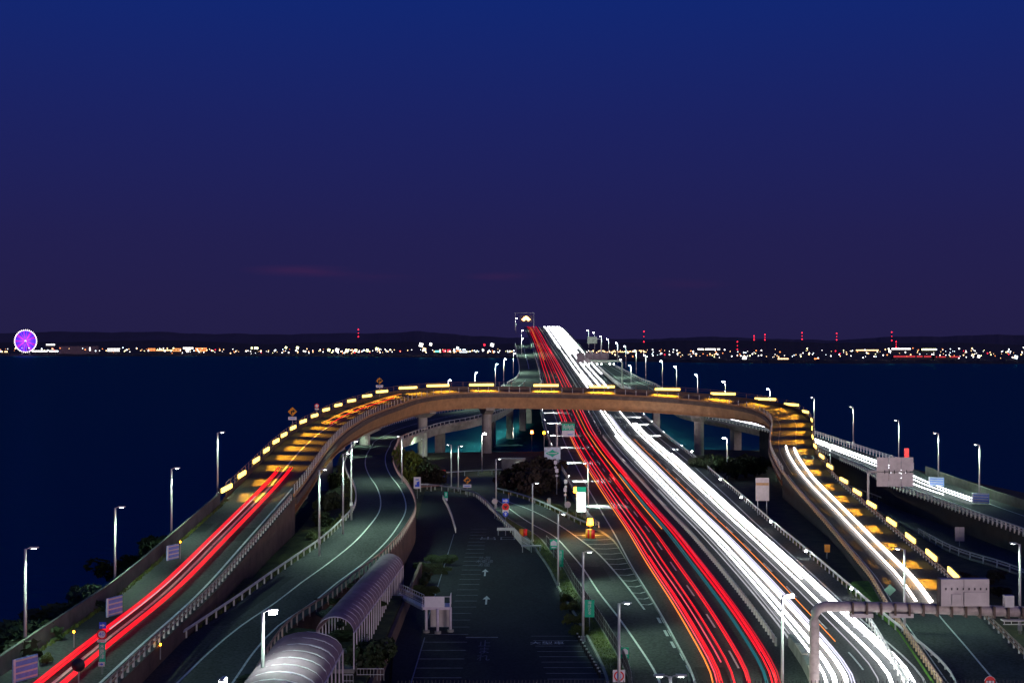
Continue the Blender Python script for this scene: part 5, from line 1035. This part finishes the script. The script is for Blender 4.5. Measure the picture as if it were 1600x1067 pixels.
def building(label, x0, x1, y0, y1, wall, win, rows=1, lit=.7, dD=300):
    D = shoreD((x0 + x1) / 2) + dD; a = atD(x0, y1, D); c = atD(x1, y0, D); t = thing('far_building', label, 'building', (a.x, D, a.z), 'buildings on the far shore'); w = c.x - a.x; h = c.z - a.z
    b = MB(); b.box((w / 2, 8, h / 2 - 3), (w, 16, h + 6)); lpart('wall', b, wall, t); n = max(3, int((x1 - x0) / 2.2))
    for r_ in range(rows):
        for k in range(n):
            if rnd.random() < lit: b = MB(); b.box(((k + .5) * w / n, -.3, h * (r_ + .6) / rows), (w / n * .75, .5, h / rows * .45)); lpart('window', b, win, t)
WD = mat('far_wall_dark', (.03, .03, .04), .9); WP = mat('far_wall_pink', (.11, .075, .10), .9)
for a in (('long pale unlit hall right of the ferris wheel', 92, 153, 541, 552, WP, LM['white'], 1, .12), ('glaring white low shop front left of centre', 168, 187, 544, 550, WD, LM['white'], 2, 1), ('white lit hall between wheel and pale hall', 50, 90, 547, 551, WD, LM['white'], 1, .95), ('red-orange lit shop, left one of the strip', 231, 243, 544, 549, WD, LM['orange'], 2, 1),
          ('red-orange lit shop, middle one of the strip', 270, 283, 544, 550, WD, LM['orange'], 2, 1), ('white lit shop with bright roof sign', 286, 302, 542, 547, WD, LM['white'], 1, 1), ('red-orange lit shop, right one of the strip', 305, 323, 543, 550, WD, LM['orange'], 2, 1), ('long lit strip of windows between the orange shops', 244, 270, 546, 549, WD, LM['warm'], 1, 1),
          ('cool lit building at right of the fun fair lights', 718, 730, 545, 552, WD, LM['cool'], 2, .9), ('red lit building right of the pier lights', 692, 706, 545, 553, WD, LM['red'], 1, .6), ('teal lit kiosk in the middle cluster', 680, 687, 547, 552, WD, LM['teal'], 1, .8), ('white lit industrial block on right horizon', 1090, 1125, 544, 548, WD, LM['white'], 1, .8),
          ('orange lit low hall right of the star light', 1215, 1232, 559, 563, WD, LM['warm'], 1, 1), ('small orange lit hall further right', 1272, 1280, 559, 563, WD, LM['orange'], 1, 1), ('long white lit terminal on the right horizon', 1393, 1423, 543.5, 547.5, WD, LM['white'], 1, 1), ('white lit block left of the long terminal', 1335, 1375, 546, 549, WD, LM['warm'], 1, .8),
          ('dark red lit warehouse on the right shore', 1396, 1455, 555, 560, WD, LM['dimred'], 1, .9), ('second dark red warehouse farther right', 1460, 1500, 556, 560, WD, LM['dimred'], 1, .8), ('yellow-white lit plant near right end', 1440, 1462, 544, 549, WD, LM['yellow'], 1, .8), ('row of white windows at the left edge', 2, 12, 548, 552, WD, LM['warm'], 1, .8),
          ('bright cluster building above the white hall', 72, 86, 537, 541, WD, LM['white'], 1, .7), ('far white hall at right edge of the strip', 392, 402, 541, 548, WD, LM['yellow'], 1, .8)): building(*a)
def mast(label, px, py, y2, D=6200):
    a = atD(px, py, D); t = thing('radio_mast', label, 'mast', (a.x, D, 5), 'red-lit masts on the far shore'); h = a.z - 5; b = MB()
    for sx in (-1, 1): b.tube([(sx * 6, 0, 0), (sx * .8, 0, h)], .7, 4)
    for k in range(8): b.box((0, 0, h * k / 8), (12 - 10 * k / 8, .8, .8))
    lpart('lattice', b, mat('mast_steel', (.03, .02, .03)), t)
    for k, f in enumerate((0, .5, 1)): v = atD(px, py + (y2 - py) * f, D); b = MB(); b.ico((0, -3, v.z - 5), (1.15 if f != .5 else .7) * D / F, (1, .5, 1)); lpart('warning_lamp', b, LM['red'], t)
for k, a in enumerate(((560, 515, 526), (1006, 518, 534), (1152, 534, 546), (1178, 525, 531), (1195, 523, 531), (1253, 520, 530), (1307, 521, 531), (1393, 519, 532), (1400, 534, 542))): mast(f'red-lit radio mast on the horizon, {ORD[k]} from the left', *a)
# ferris wheel
D = 5300; c = atD(40, 533, D); r_ = 17.6 * D / F; FW = thing('ferris_wheel', 'big ferris wheel glowing violet and blue with white cabins on the far left shore', 'ferris wheel', (c.x, D, 5)); hz = c.z - 5
b = MB()
for sx in (-1, 1): b.tube([(sx * 16, -4, 0), (0, -4, hz)], 1.2, 5); b.tube([(sx * 16, 6, 0), (0, 6, hz)], 1.2, 5)
lpart('support', b, mat('wheel_steel', (.3, .3, .35)), FW)
cols = [glow('wheel_violet', (.30, .03, 1), 2.2, False), glow('wheel_blue', (.06, .04, 1), 2.2, False), glow('wheel_magenta', (.75, .03, .75), 1.8, False), glow('wheel_pale', (.85, .6, 1), 2, False)]
for k in range(48):
    a = 2 * math.pi * k / 48; b = MB(); b.box((0, 0, 0), (r_ * .95, .5, 2.1 if k % 3 else 1.5)); m = cols[(0, 1, 0, 2, 0, 1)[(k + k // 7) % 6]]; o = lpart('spoke', b, m, FW); o.location = (r_ * .48 * math.cos(a), 0, hz + r_ * .48 * math.sin(a)); o.rotation_euler = (0, -a, 0)
b = MB(); b.disc((0, 0, hz), r_ * .97, 1.0, 48, r_ * .93); lpart('rim', b, cols[3], FW)
cab = MB(); cab.ico((0, 0, 0), 1.9, (1, .6, 1)); cab = cab.mesh('cabin', glow('cabin_glow', (1, .92, .85), 4, False))
for k in range(36): a = 2 * math.pi * k / 36; link('cabin', cab, FW, (r_ * math.cos(a), 0, hz + r_ * math.sin(a)))
b = MB(); b.disc((0, -2, hz), 4, 1, 12); lpart('hub', b, cols[3], FW)
